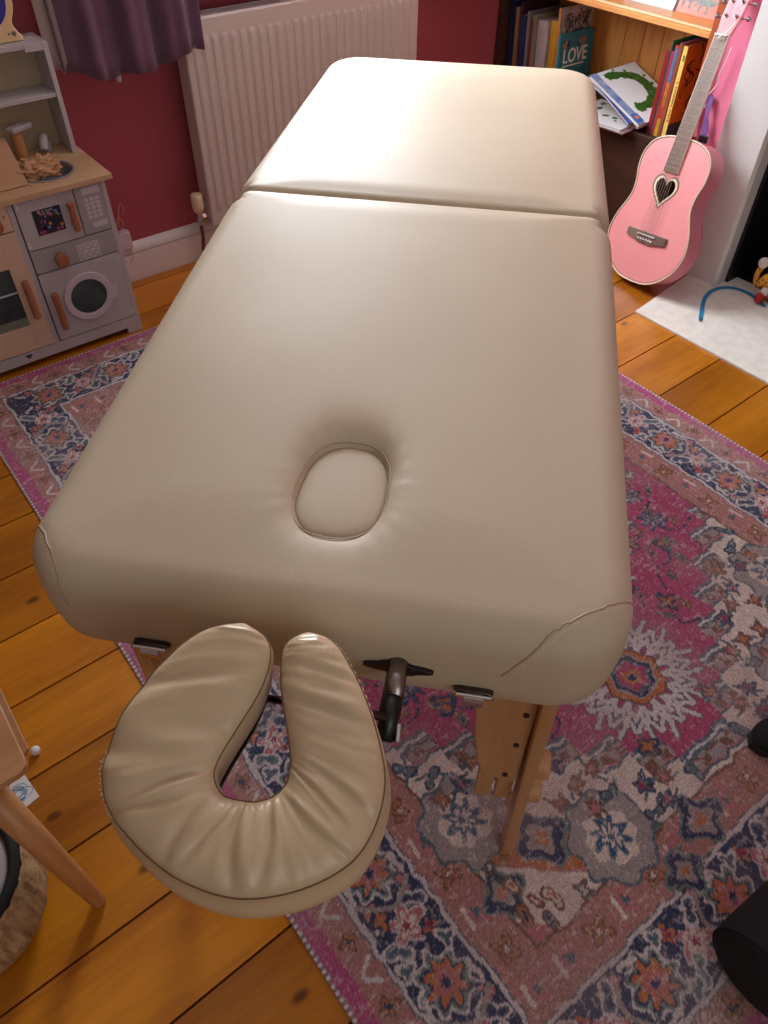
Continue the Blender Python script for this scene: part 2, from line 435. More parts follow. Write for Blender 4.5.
    for (cx, cy) in ((.47, .87), (.36, .90), (.50, .95), (.30, 1.02), (.44, 1.02), (.40, .96), (.08, 1.03), (.18, 1.04), (.52, .89)):
        if .838-cx > .31 and 1.2-cy > .31: pass
    rr = random.Random(9)
    put_ = []
    for k in range(900):
        cx = rr.uniform(.0, .52); cy = rr.uniform(.55, .885)
        if any(math.hypot(cx-a, cy-b) < .030 for a, b in put_): continue
        if cy > 1.065-.86*cx+.03 and all(math.hypot(cx-a, cy-b) > .09 for a, b in ((.49, .664), (.296, .848), (.40, .775))):
            put_.append((cx, cy))
            stamp(cx, cy, rr.uniform(.009, .017), rr.choice((2, 3, 4, 5)), rr.choice(('cream', 'navy', 'rose', 'slate', 'wine', 'orange')), rr.choice(('cream', 'orange', 'navy')), amp=.35, rot=rr.random()*3, out='brown')
    # cream field: vines, blossoms, stiff leaves
    pts = []
    for k in range(700):
        cx = rr.uniform(0, .525); cy = rr.uniform(.3, .885)
        lo = .862-.82*cx+.055; hi = 1.065-.86*cx-.012
        if not (lo < cy < hi) and not (cx > .44 and cy < .55 and cy > .862-.82*cx+.06): continue
        if all(math.hypot(cx-a, cy-b) > .040 for a, b in pts): pts.append((cx, cy))
    for i, (cx, cy) in enumerate(pts):
        kk = i % 4
        a = rr.random()*6
        curve([(cx-.03*math.cos(a), cy-.03*math.sin(a)), (cx+.008*math.sin(a), cy-.008*math.cos(a)), (cx+.03*math.cos(a), cy+.03*math.sin(a))], .0032, 'slate')
        if kk == 0: stamp(cx, cy, .017, 5, 'slate', 'wine', amp=.32, rot=a, out='navy')
        elif kk == 1: stamp(cx, cy, .018, 2, 'teal', 'slate', amp=.45, rot=a, out='navy')
        elif kk == 2: stamp(cx, cy, .016, 4, 'brown', 'orange', amp=.3, rot=a, out='brown')
        else: stamp(cx, cy, .015, 6, 'brown', 'rose', amp=.25, out='brown')
    # pink medallion: blue-ringed palmettes with white feathering at both ends, vines and blooms
    for sgn in (1,):
        cy = .655
        n_ = 16
        for pas, wd, cc in ((0, .0075, 'slate'), (1, .0048, 'white')):
            for k in range(n_):
                th = 2*PI*(k+.5)/n_; L_ = .155 if k % 2 else .125
                def at(r, da): return (r*math.cos(th+da)*1.0, cy+r*math.sin(th+da)*.95)
                curve([at(.062, 0), at(.10, .06), at(L_, -.04)], wd, cc)
                for r0, r1, da in ((.080, .108, .20), (.080, .108, -.20), (.105, .135, .17), (.105, .135, -.17)):
                    curve([at(r0, 0), at((r0+r1)/2, da*.75), at(r1, da)], wd*.9, cc)
        stamp(0, cy, .066, 6, 'orange', amp=.06, out='brown'); stamp(0, cy, .050, 6, 'navy', amp=.08, out='grey'); stamp(0, cy, .036, 6, 'pink', 'orange', 'navy', amp=.08, out='slate')
    for (cx, cy, r, n, a, b, c) in ((.405, .385, .034, 8, 'blue', 'grey', 'navy'), (.43, .30, .022, 5, 'teal', 'slate', None), (.36, .46, .026, 3, 'navy', 'orange', None), (.30, .40, .024, 4, 'orange', 'teal', None),
                                    (.22, .575, .026, 4, 'brown', 'orange', 'teal'), (.10, .78, .020, 4, 'brown', 'orange', None), (.17, .50, .02, 5, 'navy', 'rose', None), (.46, .22, .022, 4, 'slate', 'rose', None),
                                    (.40, .16, .03, 8, 'blue', 'grey', 'navy'), (.47, .08, .02, 4, 'orange', 'navy', None), (.33, .28, .02, 3, 'navy', 'teal', None), (0, .14, .06, 8, 'navy', 'cream', 'pink')):
        stamp(cx, cy, r, n, a, b, c, amp=.3, out='navy')
    mp = []
    for k in range(500):
        cx = rr.uniform(0, .51); cy = rr.uniform(0, .80)
        if cy > .862-.82*cx-.05 or math.hypot(cx, (cy-.655)) < .17 or any(math.hypot(cx-a, cy-b) < .055 for a, b in mp): continue
        mp.append((cx, cy)); a = rr.random()*6
        curve([(cx-.026*math.cos(a), cy-.026*math.sin(a)), (cx+.006*math.sin(a), cy), (cx+.026*math.cos(a), cy+.026*math.sin(a))], .0028, rr.choice(('slate', 'rose')))
        stamp(cx, cy, rr.uniform(.009, .014), rr.choice((2, 4, 5)), rr.choice(('slate', 'orange', 'rose', 'teal')), rr.choice(('navy', 'brown')), amp=.35, rot=a, out='brown')
    for c in ([(.45, .34), (.42, .36), (.40, .42), (.44, .45), (.49, .44)], [(.36, .46), (.33, .50), (.28, .50), (.25, .55)], [(.43, .30), (.46, .26), (.44, .22)], [(.22, .575), (.20, .63), (.24, .65)], [(.40, .16), (.36, .20), (.38, .25)]):
        curve(c, .0032, 'navy')
    # wear: threads of weft showing, patches bleached or stained
    th1 = vnoise(.016, .005, 11); th2 = vnoise(.005, .016, 12); pt = vnoise(.12, .12, 13); pt2 = vnoise(.045, .045, 17)
    fine = rng.rand(*X.shape)
    k = np.clip(.06+(pt-.35)*.5+(pt2-.5)*.5, 0, .42)[..., None]
    C = C*(1-k)+np.array((158., 138., 134.))*k
    k2 = ((th1 > .80) | (th2 > .84)) & (fine > .3) & (e > .01)
    C[k2] = C[k2]*.5+np.array((200., 186., 180.))*.5
    k3 = (fine < .07) & (e > .01); C[k3] = C[k3]*.6+np.array((215., 200., 195.))*.4
    C *= (.90+.2*(fine[..., None]))
    C *= 1.0
    bnd = (e <= .007)
    tt = np.where(np.minimum(np.abs(X-X0), np.abs(X1-X)) < .008, Y, X)
    zig = ((tt/.012) % 1) < .5
    C[bnd & zig] = (216, 200, 200); C[bnd & ~zig] = (150, 120, 130)
    C = np.clip(C, 0, 255)/255
    L = np.where(C <= .04045, C/12.92, ((C+.055)/1.055)**2.4)
    Z = .0045+.0016*vnoise(.3, .3, 5)+.0008*(fine-.5)
    Z[e < .006] = .004
    V = np.stack([X, Y, Z], -1).reshape(-1, 3)
    idx = np.arange(nx*ny).reshape(ny, nx)
    F = np.stack([idx[:-1, :-1], idx[:-1, 1:], idx[1:, 1:], idx[1:, :-1]], -1).reshape(-1, 4)
    # rim going down to the floor
    ring = np.concatenate([idx[0, :], idx[1:, -1], idx[-1, -2::-1], idx[-2:0:-1, 0]])
    low = V[ring].copy(); low[:, 2] = .0002
    b0 = len(V); V = np.vstack([V, low]); n = len(ring); i = np.arange(n); j = (i+1) % n
    F = np.vstack([F, np.stack([ring[i], b0+i, b0+j, ring[j]], -1)])
    me = bpy.data.meshes.new('rug'); me.vertices.add(len(V)); me.vertices.foreach_set('co', V.ravel())
    me.loops.add(F.size); me.loops.foreach_set('vertex_index', F.ravel())
    me.polygons.add(len(F)); me.polygons.foreach_set('loop_start', np.arange(0, F.size, 4)); me.polygons.foreach_set('loop_total', np.full(len(F), 4))
    me.update(calc_edges=True); me.validate()
    me.polygons.foreach_set('use_smooth', np.ones(len(me.polygons), bool))
    ca = me.color_attributes.new('dye', 'FLOAT_COLOR', 'POINT')
    A = np.ones((len(V), 4)); A[:nx*ny, :3] = L.reshape(-1, 3); A[nx*ny:, :3] = (.3, .2, .22); ca.data.foreach_set('color', A.ravel())
    m = mat('woven_rug', (128, 128, 128), rough=.95, spec=.1, bump=.5, bscale=260); nt = m.node_tree
    a = nt.nodes.new('ShaderNodeAttribute'); a.attribute_name = 'dye'
    n = nt.nodes.new('ShaderNodeTexNoise'); n.inputs['Scale'].default_value = 420
    tc = nt.nodes.new('ShaderNodeTexCoord'); nt.links.new(tc.outputs['Object'], n.inputs['Vector'])
    mr = nt.nodes.new('ShaderNodeMapRange'); mr.inputs[1].default_value = .3; mr.inputs[2].default_value = .7; mr.inputs[3].default_value = .72; mr.inputs[4].default_value = 1.3
    nt.links.new(n.outputs[0], mr.inputs[0])
    mx = nt.nodes.new('ShaderNodeVectorMath'); mx.operation = 'SCALE'; nt.links.new(a.outputs['Color'], mx.inputs[0]); nt.links.new(mr.outputs[0], mx.inputs['Scale'])
    nt.links.new(mx.outputs[0], nt.nodes['Principled BSDF'].inputs['Base Color'])
    me.materials.append(m)
    o = bpy.data.objects.new('rug', me); col.objects.link(o)
    tag(o, 'large faded pink, navy and cream oriental rug under the massage table', 'rug')
rug()

# ---------------------------------------------------------------- massage table
SX, SY, SZ, YAW, TW = .873, 1.024, .810, .82, .70
U3 = Vector((math.sin(YAW), math.cos(YAW), 0)); V3 = Vector((math.cos(YAW), -math.sin(YAW), 0))
table = thing('massage_table', 'cream vinyl padded massage table on wooden legs across the rug', 'massage table', (SX, SY, 0), -YAW)

def cushion_mesh(W, L, rc, re, Th, topf, xs_extra=(), ys_extra=(), seam=1):
    rs = .009; rcs = .050; ks = re/rs
    a, b = W/2, L/2
    def axis(h, extra):
        e = [re*(1-math.sin(t)) for t in np.linspace(PI/2, 0, 9)]      # distance from edge, 0..re
        q = [-h+x for x in sorted(e)]
        inner = list(np.arange(-h+re+.012, h-re-.006, .012))
        pts = q+inner+[-x for x in q]+list(extra)
        pts = sorted(pts); out = [pts[0]]
        for p in pts[1:]:
            if p-out[-1] > .0007: out.append(p)
        out[-1] = h
        return out
    xs, ys = axis(a, xs_extra), axis(b, ys_extra)
    # the edge that meets the other half has a much tighter roll
    ys = sorted(set([y for y in ys if y*seam < b-.012]+[seam*(b-rs*(1-math.sin(t))) for t in np.linspace(0, PI/2, 6)]))
    def edge(x, y):
        ey_ = (b-abs(y))*(ks if y*seam > 0 else 1)
        return min(a-abs(x), ey_)
    def plan(x, y):
        sx, sy = (1 if x >= 0 else -1), (1 if y >= 0 else -1)
        r_ = rcs if y*seam > 0 else rc
        dx, dy = abs(x)-(a-r_), abs(y)-(b-r_)
        if dx > 0 and dy > 0:
            m = max(dx, dy); l = math.hypot(dx, dy); k = m/l; dx *= k; dy *= k
            return sx*(a-r_+dx), sy*(b-r_+dy)
        return x, y
    mb = MB()
    def sheet(top):
        rows = []
        for y in ys:
            row = []
            for x in xs:
                e = max(0, min(edge(x, y), re))
                drop = re-math.sqrt(max(0, re*re-(re-e)**2))
                px, py = plan(x, y)
                if top: z = -drop+topf(px, py, min(a-abs(x), (b-abs(y))*(3 if y*seam > 0 else 1)))
                else: z = -Th+drop*.16
                row.append((px, py, z))
            rows.append(row)
        return rows
    T = sheet(True); B = sheet(False)
    mb.grid(T); nb = len(mb.v); mb.grid([r[::1] for r in B])
    nx, ny = len(xs), len(ys)
    idx = [[j*nx+i for i in range(nx)] for j in range(ny)]
    ring = idx[0][:]+[idx[j][-1] for j in range(1, ny)]+idx[-1][-2::-1]+[idx[j][0] for j in range(ny-2, 0, -1)]
    n = len(ring)
    # side wall with a few intermediate rings and a slight bulge
    prev = ring
    for t in (.25, .5, .75):
        cur = []
        for r in ring:
            p = Vector(mb.v[r]); q = Vector(mb.v[nb+r]); w_ = p.lerp(q, t)
            o_ = Vector((p.x/a, p.y/b, 0)); 
            w_ += Vector((p.x, p.y, 0)).normalized()*.003*math.sin(PI*t)
            cur.append(len(mb.v)); mb.v.append(tuple(w_))
        for i in range(n):
            mb.f.append((prev[i], prev[(i+1) % n], cur[(i+1) % n], cur[i])); mb.mi.append(0)
        prev = cur
    for i in range(n):
        mb.f.append((prev[i], prev[(i+1) % n], nb+ring[(i+1) % n], nb+ring[i])); mb.mi.append(0)
    return mb

HX, HY, HA, HB = .003, -.256, .055, .080      # face hole in cushion coordinates (origin at cushion centre)
def hole_d(x, y):
    dx, dy = (x-HX), (y-HY)
    ha = HA*(1-.06*(dy/HB)); k = (abs(dx/ha)**2.5+abs(dy/HB)**2.5)**(1/2.5)
    return (k-1)*(ha*HB)**.5
def sstep(a, b, x):
    t = max(0, min(1, (x-a)/(b-a))); return t*t*(3-2*t)
def near_top(x, y, e):
    z = .007*sstep(0, .16, e)+.0022*(mn.noise(Vector((x*4, y*4, 1)))) * sstep(.02, .1, e)
    d = hole_d(x, y)
    if d < .12:
        z -= (.013+.009*max(0, math.sin(math.atan2(y-HY, x-HX))))*math.exp(-max(d, 0)/.015)
        ang = math.atan2(y-HY, x-HX)
        z += .0012*math.exp(-abs(d-.02)/.015)*mn.noise(Vector((ang*5, d*8, 3)))
        z -= .026*(1-sstep(-.010, .001, d))
    return z
def far_top(x, y, e):
    return .007*sstep(0, .16, e)+.0022*mn.noise(Vector((x*4, y*4, 7)))*sstep(.02, .1, e)
L1, L2, TH = .890, .896, .118
t1, t2 = R(3.30), R(-.64)
# local table frame: x = V3 (right), y = U3 (away)
Mn = Matrix.Translation((0, 0, SZ)) @ Matrix.Rotation(t1, 4, 'X') @ Matrix.Translation((0, -L1/2-.0005, -.001))
Mf = Matrix.Translation((0, 0, SZ)) @ Matrix.Rotation(t2, 4, 'X') @ Matrix.Translation((0, L2/2+.0005, -.001))
ex = list(np.arange(HX-.085, HX+.085, .0028)); ey = list(np.arange(HY-.11, HY+.11, .0028))
near = cushion_mesh(TW, L1, .085, .040, .130, near_top, ex, ey)
oN = near.build('cushion', M['vinyl'], table, smooth=True, M=Mn)
far = cushion_mesh(TW, L2, .095, .040, TH, far_top, seam=-1)
oF = far.build('cushion', M['vinyl'], table, smooth=True, M=Mf)
# removable plug in the face hole, with its piping
def plug():
    mb = MB(); rows = []
    n = 64
    for k, (s, z) in enumerate([(0.0, .0055), (.2, .0053), (.4, .0045), (.6, .0030), (.75, .0010), (.86, -.0015), (.93, -.0045), (.97, -.008), (.985, -.013), (.98, -.045)]):
        row = []
        for j in range(n):
            th = 2*PI*j/n; c, s_ = math.cos(th), math.sin(th)
            r = 1/((abs(c)**2.5+abs(s_)**2.5)**(1/2.5))
            yy = HB*.985*r*s_*s; xx = HA*.985*r*c*s*(1-.06*(yy/HB))
            row.append((HX+xx, HY+yy, z*.45-.0095-.0050*(yy/HB)))
        rows.append(row)
    mb.grid(rows, wrapv=True)
    o = mb.build('face_hole_plug', M['vinyl'], oN, smooth=True)
    for sc_, zz, mt, nm, rad in ((1.03, -.0085, 'thread', 'piping', .0011),):
        path = []
        for j in range(90):
            th = 2*PI*j/90; c, s_ = math.cos(th), math.sin(th)
            r = 1/((abs(c)**2.5+abs(s_)**2.5)**(1/2.5)); yy = HB*sc_*r*s_
            path.append((HX+HA*sc_*r*c*(1-.06*(yy/HB)), HY+yy, near_top(HX+HA*sc_*r*c, HY+yy, .2)+.0002))
        MB().tube(path, rad, 6, closed=True).build(nm, M['vinyl_side'], oN, smooth=True)
plug()
# corner seams on the near cushion (double stitched), snapped on to the vinyl
bvh = BVHTree.FromPolygons([Vector(p) for p in near.v], near.f)
def seam(pts, off=0.0):
    path = []
    for (uu, vv, z) in spline(pts, 14):
        p = Matrix.Translation((0, 0, 0)) @ Vector((vv, uu, z)); q = Mn.inverted() @ p
        h = bvh.find_nearest(q); path.append(h[0]+h[1]*(.0004))
    return path
for sgn in (-1, 1):
    if sgn > 0: base = [(-.79, .36, .70), (-.808, .346, .748), (-.830, .318, .774), (-.850, .288, .782), (-.872, .262, .772), (-.892, .242, .742), (-.905, .214, .69)]
    else: base = [(-.79, -.36, .70), (-.806, -.352, .740), (-.826, -.335, .768), (-.852, -.314, .777), (-.876, -.298, .768), (-.892, -.288, .745), (-.90, -.284, .705)]
    p1 = seam(base); MB().tube(p1, .0017, 6).build('corner_seam', M['vinyl_side'], oN, smooth=True)
    sh = [(a-.004, b+sgn*.006, c) for a, b, c in base]
    p2 = seam(sh); mb = MB()
    for i in range(0, len(p2)-1, 2):
        a, b = Vector(p2[i]), Vector(p2[i+1]); mb.tube([a, a.lerp(b, .8)], .0008, 5)
    mb.build('corner_stitching', M['thread'], oN)
# wooden frame rails under the cushions
for (ly0, ly1, Mq) in ((-L1/2+.06, L1/2-.01, Mn), (-L2/2+.01, L2/2-.03, Mf)):
    mb = MB(); z0, z1 = -TH-.014, -TH+.02
    z0 -= .012 if Mq is Mn else 0; z1 -= .012 if Mq is Mn else 0
    for yy in (ly0, ly1-.02, (ly0+ly1)/2): mb.box(-.279, .279, yy, yy+.02, z0, z1)
    for s in (-1, 1): mb.box(s*.290-.011, s*.290+.011, ly0, ly1, z0, z1)
    mb.build('frame_rail', M['beech'], table, M=Mq, bevel=.002)
# legs
def leg(sv, end):
    # end=-1 head end (camera), +1 foot end ; coordinates in table frame
    Y = -.820 if end < 0 else .820; k = -end
    zt = .660 if end < 0 else .705
    q_ = .034 if (sv < 0 and end < 0) else 0
    pts = [(a-q_, b) for a, b in ((.187, zt), (.280, zt), (.278, .300), (.232, .300), (.216, .345), (.205, .42))]
    mb = MB(); lo = [Vector((sv*a, Y, b)) for a, b in pts]; hi = [Vector((sv*a, Y+k*.012, b)) for a, b in pts]
    mb.hexa(lo, hi)
    plate = mb.build('leg_gusset', M['beech'], table, bevel=.002)
    for (a, b) in ((.266-q_, .50), (.264-q_, .415), (.260-q_, .320)):
        MB().tube([(sv*a, Y-k*.003, b), (sv*a, Y+k*.002, b)], .0042, 10).build('bolt', M['dark_chrome'], plate)
    def sect(p, hw, hd): return [p+Vector((a*hw, b*hd, 0)) for a, b in ((-1, -1), (1, -1), (1, 1), (-1, 1))]
    top = Vector((sv*(.286-q_), Y+k*.004, zt)); foot = Vector((sv*(.301-q_), -end*-.800, .0085)); ax = (foot-top).normalized()
    MB().hexa(sect(foot, .0095, .020), sect(top, .0105, .024)).build('leg', M['beech'], table, bevel=.003)
    off = Vector((-sv*.048, k*.022, 0))
    for dx in (-.014, .017):
        MB().hexa(sect(Vector((sv*(.250-q_+dx), Y+k*.022, .205)), .0125, .009), sect(Vector((sv*(.250-q_+dx), Y+k*.022, .46)), .0125, .009)).build('leg_extension', M['beech'], table, bevel=.002)
    for z_ in (.345, .262):
        c = Vector((sv*(.296-q_), Y+k*.012, z_))
        MB().tube([c, c+Vector((sv*.006, 0, 0)), c+Vector((sv*.022, 0, 0)), c+Vector((sv*.026, 0, 0))], [.012, .022, .022, .018], 18).build('leg_knob', M['beech'], table, bevel=.002)
    MB().hexa(sect(foot+Vector((0, 0, -.002)), .0105, .021), sect(foot, .0105, .021)).build('rubber_foot', M['beech'], table)
for sv in (-1, 1):
    for end in (-1, 1): leg(sv, end)
# chromed catches under the head end, black sockets for the cradle rods
def latch(x):
    Yf = -.889; z = .652
    mb = MB(); pl = [(-.022, -.003), (-.015, -.006), (.015, -.006), (.022, -.003), (.023, .002), (.016, .005), (-.016, .005), (-.023, .002)]
    mb.hexa([Vector((x+a, Yf-.004, z+b)) for a, b in pl], [Vector((x+a, Yf+.014, z+b)) for a, b in pl])
    p = mb.build('latch', M['dark_chrome'], table, bevel=.002)
    mb = MB(); pf = [(-.004, .004), (-.010, .003), (-.013, -.002), (-.012, -.012), (-.009, -.016), (-.007, -.012), (-.008, -.003), (-.004, -.001)]
    mb.hexa([Vector((x-.010, Yf+a, z+b)) for a, b in pf], [Vector((x+.012, Yf+a, z+b)) for a, b in pf])
    mb.build('latch_clasp', M['chrome'], p, bevel=.001)
    MB().tube([(x-.019, Yf-.007, z+.002), (x+.020, Yf-.007, z+.002)], .0028, 12).build('latch_hinge', M['chrome'], p)
    for s_ in (-1, 1): MB().tube([(x+s_*.021, Yf-.007, z), (x+s_*.021, Yf-.003, z)], .003, 8).build('rivet', M['chrome'], p)
latch(-.192); latch(.187)
for x in (-.092, .101):
    mb = MB(); pts = []
    for j in range(36):
        th = 2*PI*j/36; c, s = math.cos(th), math.sin(th)
        pts.append((x+.040*math.copysign(abs(c)**1.3, c), .680+.011*s*(1 if abs(c) < .5 else .7)))
    mb.hexa([Vector((a, -.8925, b)) for a, b in pts], [Vector((a, -.885, b)) for a, b in pts])
    mb.build('cradle_socket', M['black'], table, bevel=.002)

# ---------------------------------------------------------------- face cradle
def cradle():
    A = Vector((.584, .812, 0)); B = Vector((.812, -.584, 0)); k = .04/.14
    Ax = Vector((A.x, A.y, k)).normalized(); N = B.cross(Ax).normalized()
    Mc = Matrix((B, Ax, N)).transposed().to_4x4(); Mc.translation = Vector((.105, .31, .744))
    root = thing('face_cradle', 'tan leatherette horseshoe face cradle fixed to the head end of the massage table', 'face cradle', M=Mc)
    outer = [(-.030, .131), (-.067, .121), (-.100, .093), (-.127, .055), (-.142, .012), (-.141, -.020), (-.126, -.048), (-.090, -.081), (-.056, -.101), (-.012, -.113), (.037, -.108), (.079, -.090), (.102, -.062), (.113, -.024), (.108, .016), (.095, .058), (.076, .096), (.062, .112), (.044, .120)]
    inner = [(-.018, .129), (.002, .112), (.006, .090), (-.003, .060), (-.026, .021), (-.039, -.004), (-.038, -.019), (-.030, -.029), (-.015, -.033), (-.002, -.034), (.012, -.030), (.022, -.020), (.025, -.006), (.024, .010), (.019, .037), (.0145, .066), (.014, .094), (.020, .110), (.036, .120)]
    f = 1.0
    outer = spline([(a*f, b*f) for a, b in outer], 16); inner = spline([(a*f, b*f) for a, b in inner], 16)
    n = len(outer); mb = MB(); rows = []; seam_i = []; seam_o = []
    K = 44
    rr = random.Random(5)
    folds = [(.13, .05, .006, .8, .9), (.2, .04, .004, .3, .5), (.24, .05, .005, .9, .5), (.30, .03, .0045, .4, .8), (.335, .025, .004, .7, .4), (.385, .03, .0045, .55, .7), (.43, .022, .003, .5, .6), (.475, .03, .0055, .45, .8), (.53, .022, .0035, .5, .6), (.60, .022, .0055, .6, .8), (.65, .02, .004, .3, .6), (.69, .022, .004, .6, .5), (.80, .03, .006, .35, .5), (.86, .02, .003, .6, .3)]
    for i in range(n):
        t = i/(n-1)
        o = Vector((*outer[i], 0)); q = Vector((*inner[i], 0)); c = (o+q)/2; h = (o-q)/2; w_ = h.length
        cap = min(1, (w_/.030))**.55
        row = []
        for j in range(K):
            ph = 2*PI*j/K                       # 0 = outer edge, PI/2 = top, PI = inner
            cx = math.cos(ph); sz = math.sin(ph)
            ex = math.copysign(abs(cx)**(.72 if sz > 0 else .35), cx); ez = math.copysign(abs(sz)**(.80 if sz > 0 else .9), sz)
            zt = .026 if sz > 0 else .050
            p = c+h*ex; z = zt*ez*cap
            if sz < 0:
                p = p+h.normalized()*(.006*math.sin(PI*min(1, -sz*1.0))*(1 if ex > 0 else .3)); p.y -= .34*(-z)
            if sz > 0:
                s = (ex+1)/2                    # 0 inner .. 1 outer
                wr = 0
                for (t0, wd, am, sc0, sl) in folds:
                    tt = t-t0-(s-.5)*.035*(1 if sl > .6 else -1)
                    wr -= am*math.exp(-(tt/(wd*.30))**2)*math.exp(-((s-sc0)/.42)**2)
                    wr += am*.45*math.exp(-((tt-wd*.6)/(wd*.35))**2)*math.exp(-((s-sc0)/.5)**2)
                wr += .0016*mn.noise(Vector((t*40, s*3, 2)))+.0008*mn.noise(Vector((t*90, s*4, 4)))
                wr += .0022*(1-abs(mn.noise(Vector((t*26, s*1.6, 9))))*2)*s*(1-s)*3
                z += wr*min(1, sz*1.8)*cap*.95
            row.append((p.x, p.y, z))
        rows.append(row)
    mb.grid(rows, wrapv=True)
    mb.f.append(tuple(range(K))); mb.mi.append(0); mb.f.append(tuple((n-1)*K+x for x in range(K-1, -1, -1))); mb.mi.append(0)
    cu = mb.build('cushion', M['vinyl_cradle'], root, smooth=True)
    # outer seam, gathered stitches
    def along(jf, off=.0006):
        out = []
        for i in range(0, n):
            r = rows[i]; j = int(jf) % K; a = Vector(r[j]); b = Vector(r[(j+1) % K]); p = a.lerp(b, jf-int(jf))
            c = Vector(((outer[i][0]+inner[i][0])/2, (outer[i][1]+inner[i][1])/2, 0))
            out.append(p+(p-c).normalized()*off)
        return out
    pth = along(2.6)
    MB().tube(pth[2:-2], .0008, 6).build('seam', M['seamline'], cu, smooth=True)
    MB().tube(along(19.6)[6:-6], .0007, 6).build('seam', M['seamline'], cu, smooth=True)
    st = along(2.2, .0008); mb = MB()
    for i in range(4, n-8, 3):
        if i/n < .08 or (.72 < i/n < .97) or (.22 < i/n < .36): mb.tube([st[i], st[i+1].lerp(st[i+2], .3)], .0009, 5)
    mb.build('stitching', M['thread'], cu)
    # loose thread ends at the left side
    mb = MB()
    for i in range(16):
        k_ = int(n*(.24+.006*i)); p = pth[k_]; d = Vector((-1, rr.uniform(-.6, .6), rr.uniform(-.3, .5))).normalized()
        mb.tube([p, p+d*.001, p+d*rr.uniform(.0015, .004)+Vector((0, rr.uniform(-.002, .002), 0))], .0003, 4)
    mb.build('frayed_thread', M['thread'], cu)
    # base ring under the pad
    mb = MB(); rws = []
    for i in range(8, n-8, 4):
        o = Vector((*outer[i], 0)); q = Vector((*inner[i], 0)); c = (o+q)/2-Vector((0, .017, 0)); h = (o-q)/2*.8
        rws.append([(c+h).to_tuple()[:2]+(-.050,), (c-h).to_tuple()[:2]+(-.050,), (c-h).to_tuple()[:2]+(-.056,), (c+h).to_tuple()[:2]+(-.056,)])
    mb.grid(rws, wrapv=True); mb.build('base_plate', M['black'], root)
    # rods into the table, cross bar and the black clamp
    Mi = Mc.inverted()
    def tp(v, u, z): return Mi @ (Vector((SX, SY, 0))+V3*v+U3*u+Vector((0, 0, z)))
    for x in (-.092, .101):
        MB().tube([tp(x, -.885, .687), tp(x, -.930, .684)], .0115, 20).build('support_rod', M['tuner'], root, smooth=True)
        MB().tube([tp(x, -.925, .6845), tp(x-.001, -.945, .678), tp(x-.002, -.972, .668)], [.0118, .0118, .009], 14).build('rod_sleeve', M['black'], root, smooth=True)
    MB().tube([tp(-.10, -.957, .692), tp(.10, -.957, .692)], .0045, 12).build('cross_bar', M['dark_chrome'], root, smooth=True)
    MB().tube([tp(.112, -.955, .676), tp(.113, -.972, .670)], .005, 10).build('clamp_lever', M['chrome'], root)
cradle()

# ---------------------------------------------------------------- radiator
def radiator():
    t = thing('radiator', 'white ribbed panel radiator on the wall under the window', 'radiator', (0, 0, 0))
    x0, x1, z0, z1, yf, yb = 1.118, 2.047, .155, .790, 2.440, 2.512
    p = .0335; n = int((x1-x0-.03)/p)
    xs = [x0, x0+.003]; 
    nx = 260; nz = 60
    rows = []
    zs = [z0]+list(np.linspace(z0+.004, z1-.004, nz))+[z1]
    X = list(np.linspace(x0, x1, nx))
    for z in zs:
        row = []
        for x in X:
            k = (x-x0-.020)/p; d = 0
            if 0 < k < n:
                fr = abs((k % 1)-.5)*2               # 1 at groove, 0 at ridge
                zz = sstep(z0+.045, z0+.060, z)*(1-sstep(z1-.062, z1-.046, z))
                d = -.005*zz*(1-sstep(.35, .65, fr))
                d += .004*zz*sstep(.7, .95, fr)*.6
            e = min(x-x0, x1-x, z-z0, z1-z)
            row.append((x, yf+d+.004*(1-sstep(0, .004, e)), z))
        rows.append(row)
    mb = MB(); mb.grid(rows); nzz = len(zs)
    mb.box(x0+.002, x1-.002, yf+.006, yf+.016, z0+.002, z1-.002)
    mb.build('front_panel', M['radiator'], t, smooth=False)
    for s in ((x0-.0, x0+.003), (x1-.003, x1)):
        MB().box(s[0], s[1], yf+.004, yb, z0+.02, z1).build('side_panel', M['radiator'], t, bevel=.001)
    mb = MB(); mb.box(x0, x1, yf+.004, yf+.010, z1-.004, z1+.0015); mb.box(x0, x1, yb-.006, yb, z1-.004, z1+.0015)
    k = x0+.012
    while k < x1-.01: mb.box(k, k+.0045, yf+.008, yb-.004, z1-.004, z1); k += .0105
    mb.build('top_grille', M['white'], t)
    MB().box(x0+.003, x1-.003, yf+.02, yb-.004, z0+.03, z1-.03).build('convector_fins', M['darkgap'], t)
    for x in (x0+.15, x1-.15): MB().box(x-.012, x+.012, yb-.002, 2.5498, z0+.08, z1-.10).build('wall_bracket', M['radiator'], t)
    # thermostatic valve and pipe
    vx, vy, vz = 1.087, 2.475, .185
    v = MB().tube([(vx, vy, vz-.018), (vx, vy, vz+.014)], .0095, 16).tube([(vx, vy, vz), (x0+.004, vy, vz)], .009, 14).tube([(vx+.008, vy, vz), (vx+.020, vy, vz)], .013, 6).tube([(vx, vy, vz-.028), (vx, vy, vz-.014)], .012, 6).build('valve_body', M['chrome'], t, smooth=False)
    Mv = Matrix.Translation((vx, vy, vz+.014))
    MB().lathe([(.010, 0), (.0165, .006), (.020, .016), (.0215, .028), (.0215, .060), (.0195, .067), (.012, .070), (.0, .0705)], 28, Mv).build('valve_head', M['cream'], t, smooth=True, bevel=0)
    MB().tube([(vx, vy, vz-.02), (vx+.001, vy+.004, vz-.08), (vx-.003, vy+.012, .06), (vx-.004, vy+.013, .0)], .0065, 12).build('pipe', mat('brown_pipe', (96, 60, 44), rough=.5), t, smooth=True)
radiator()

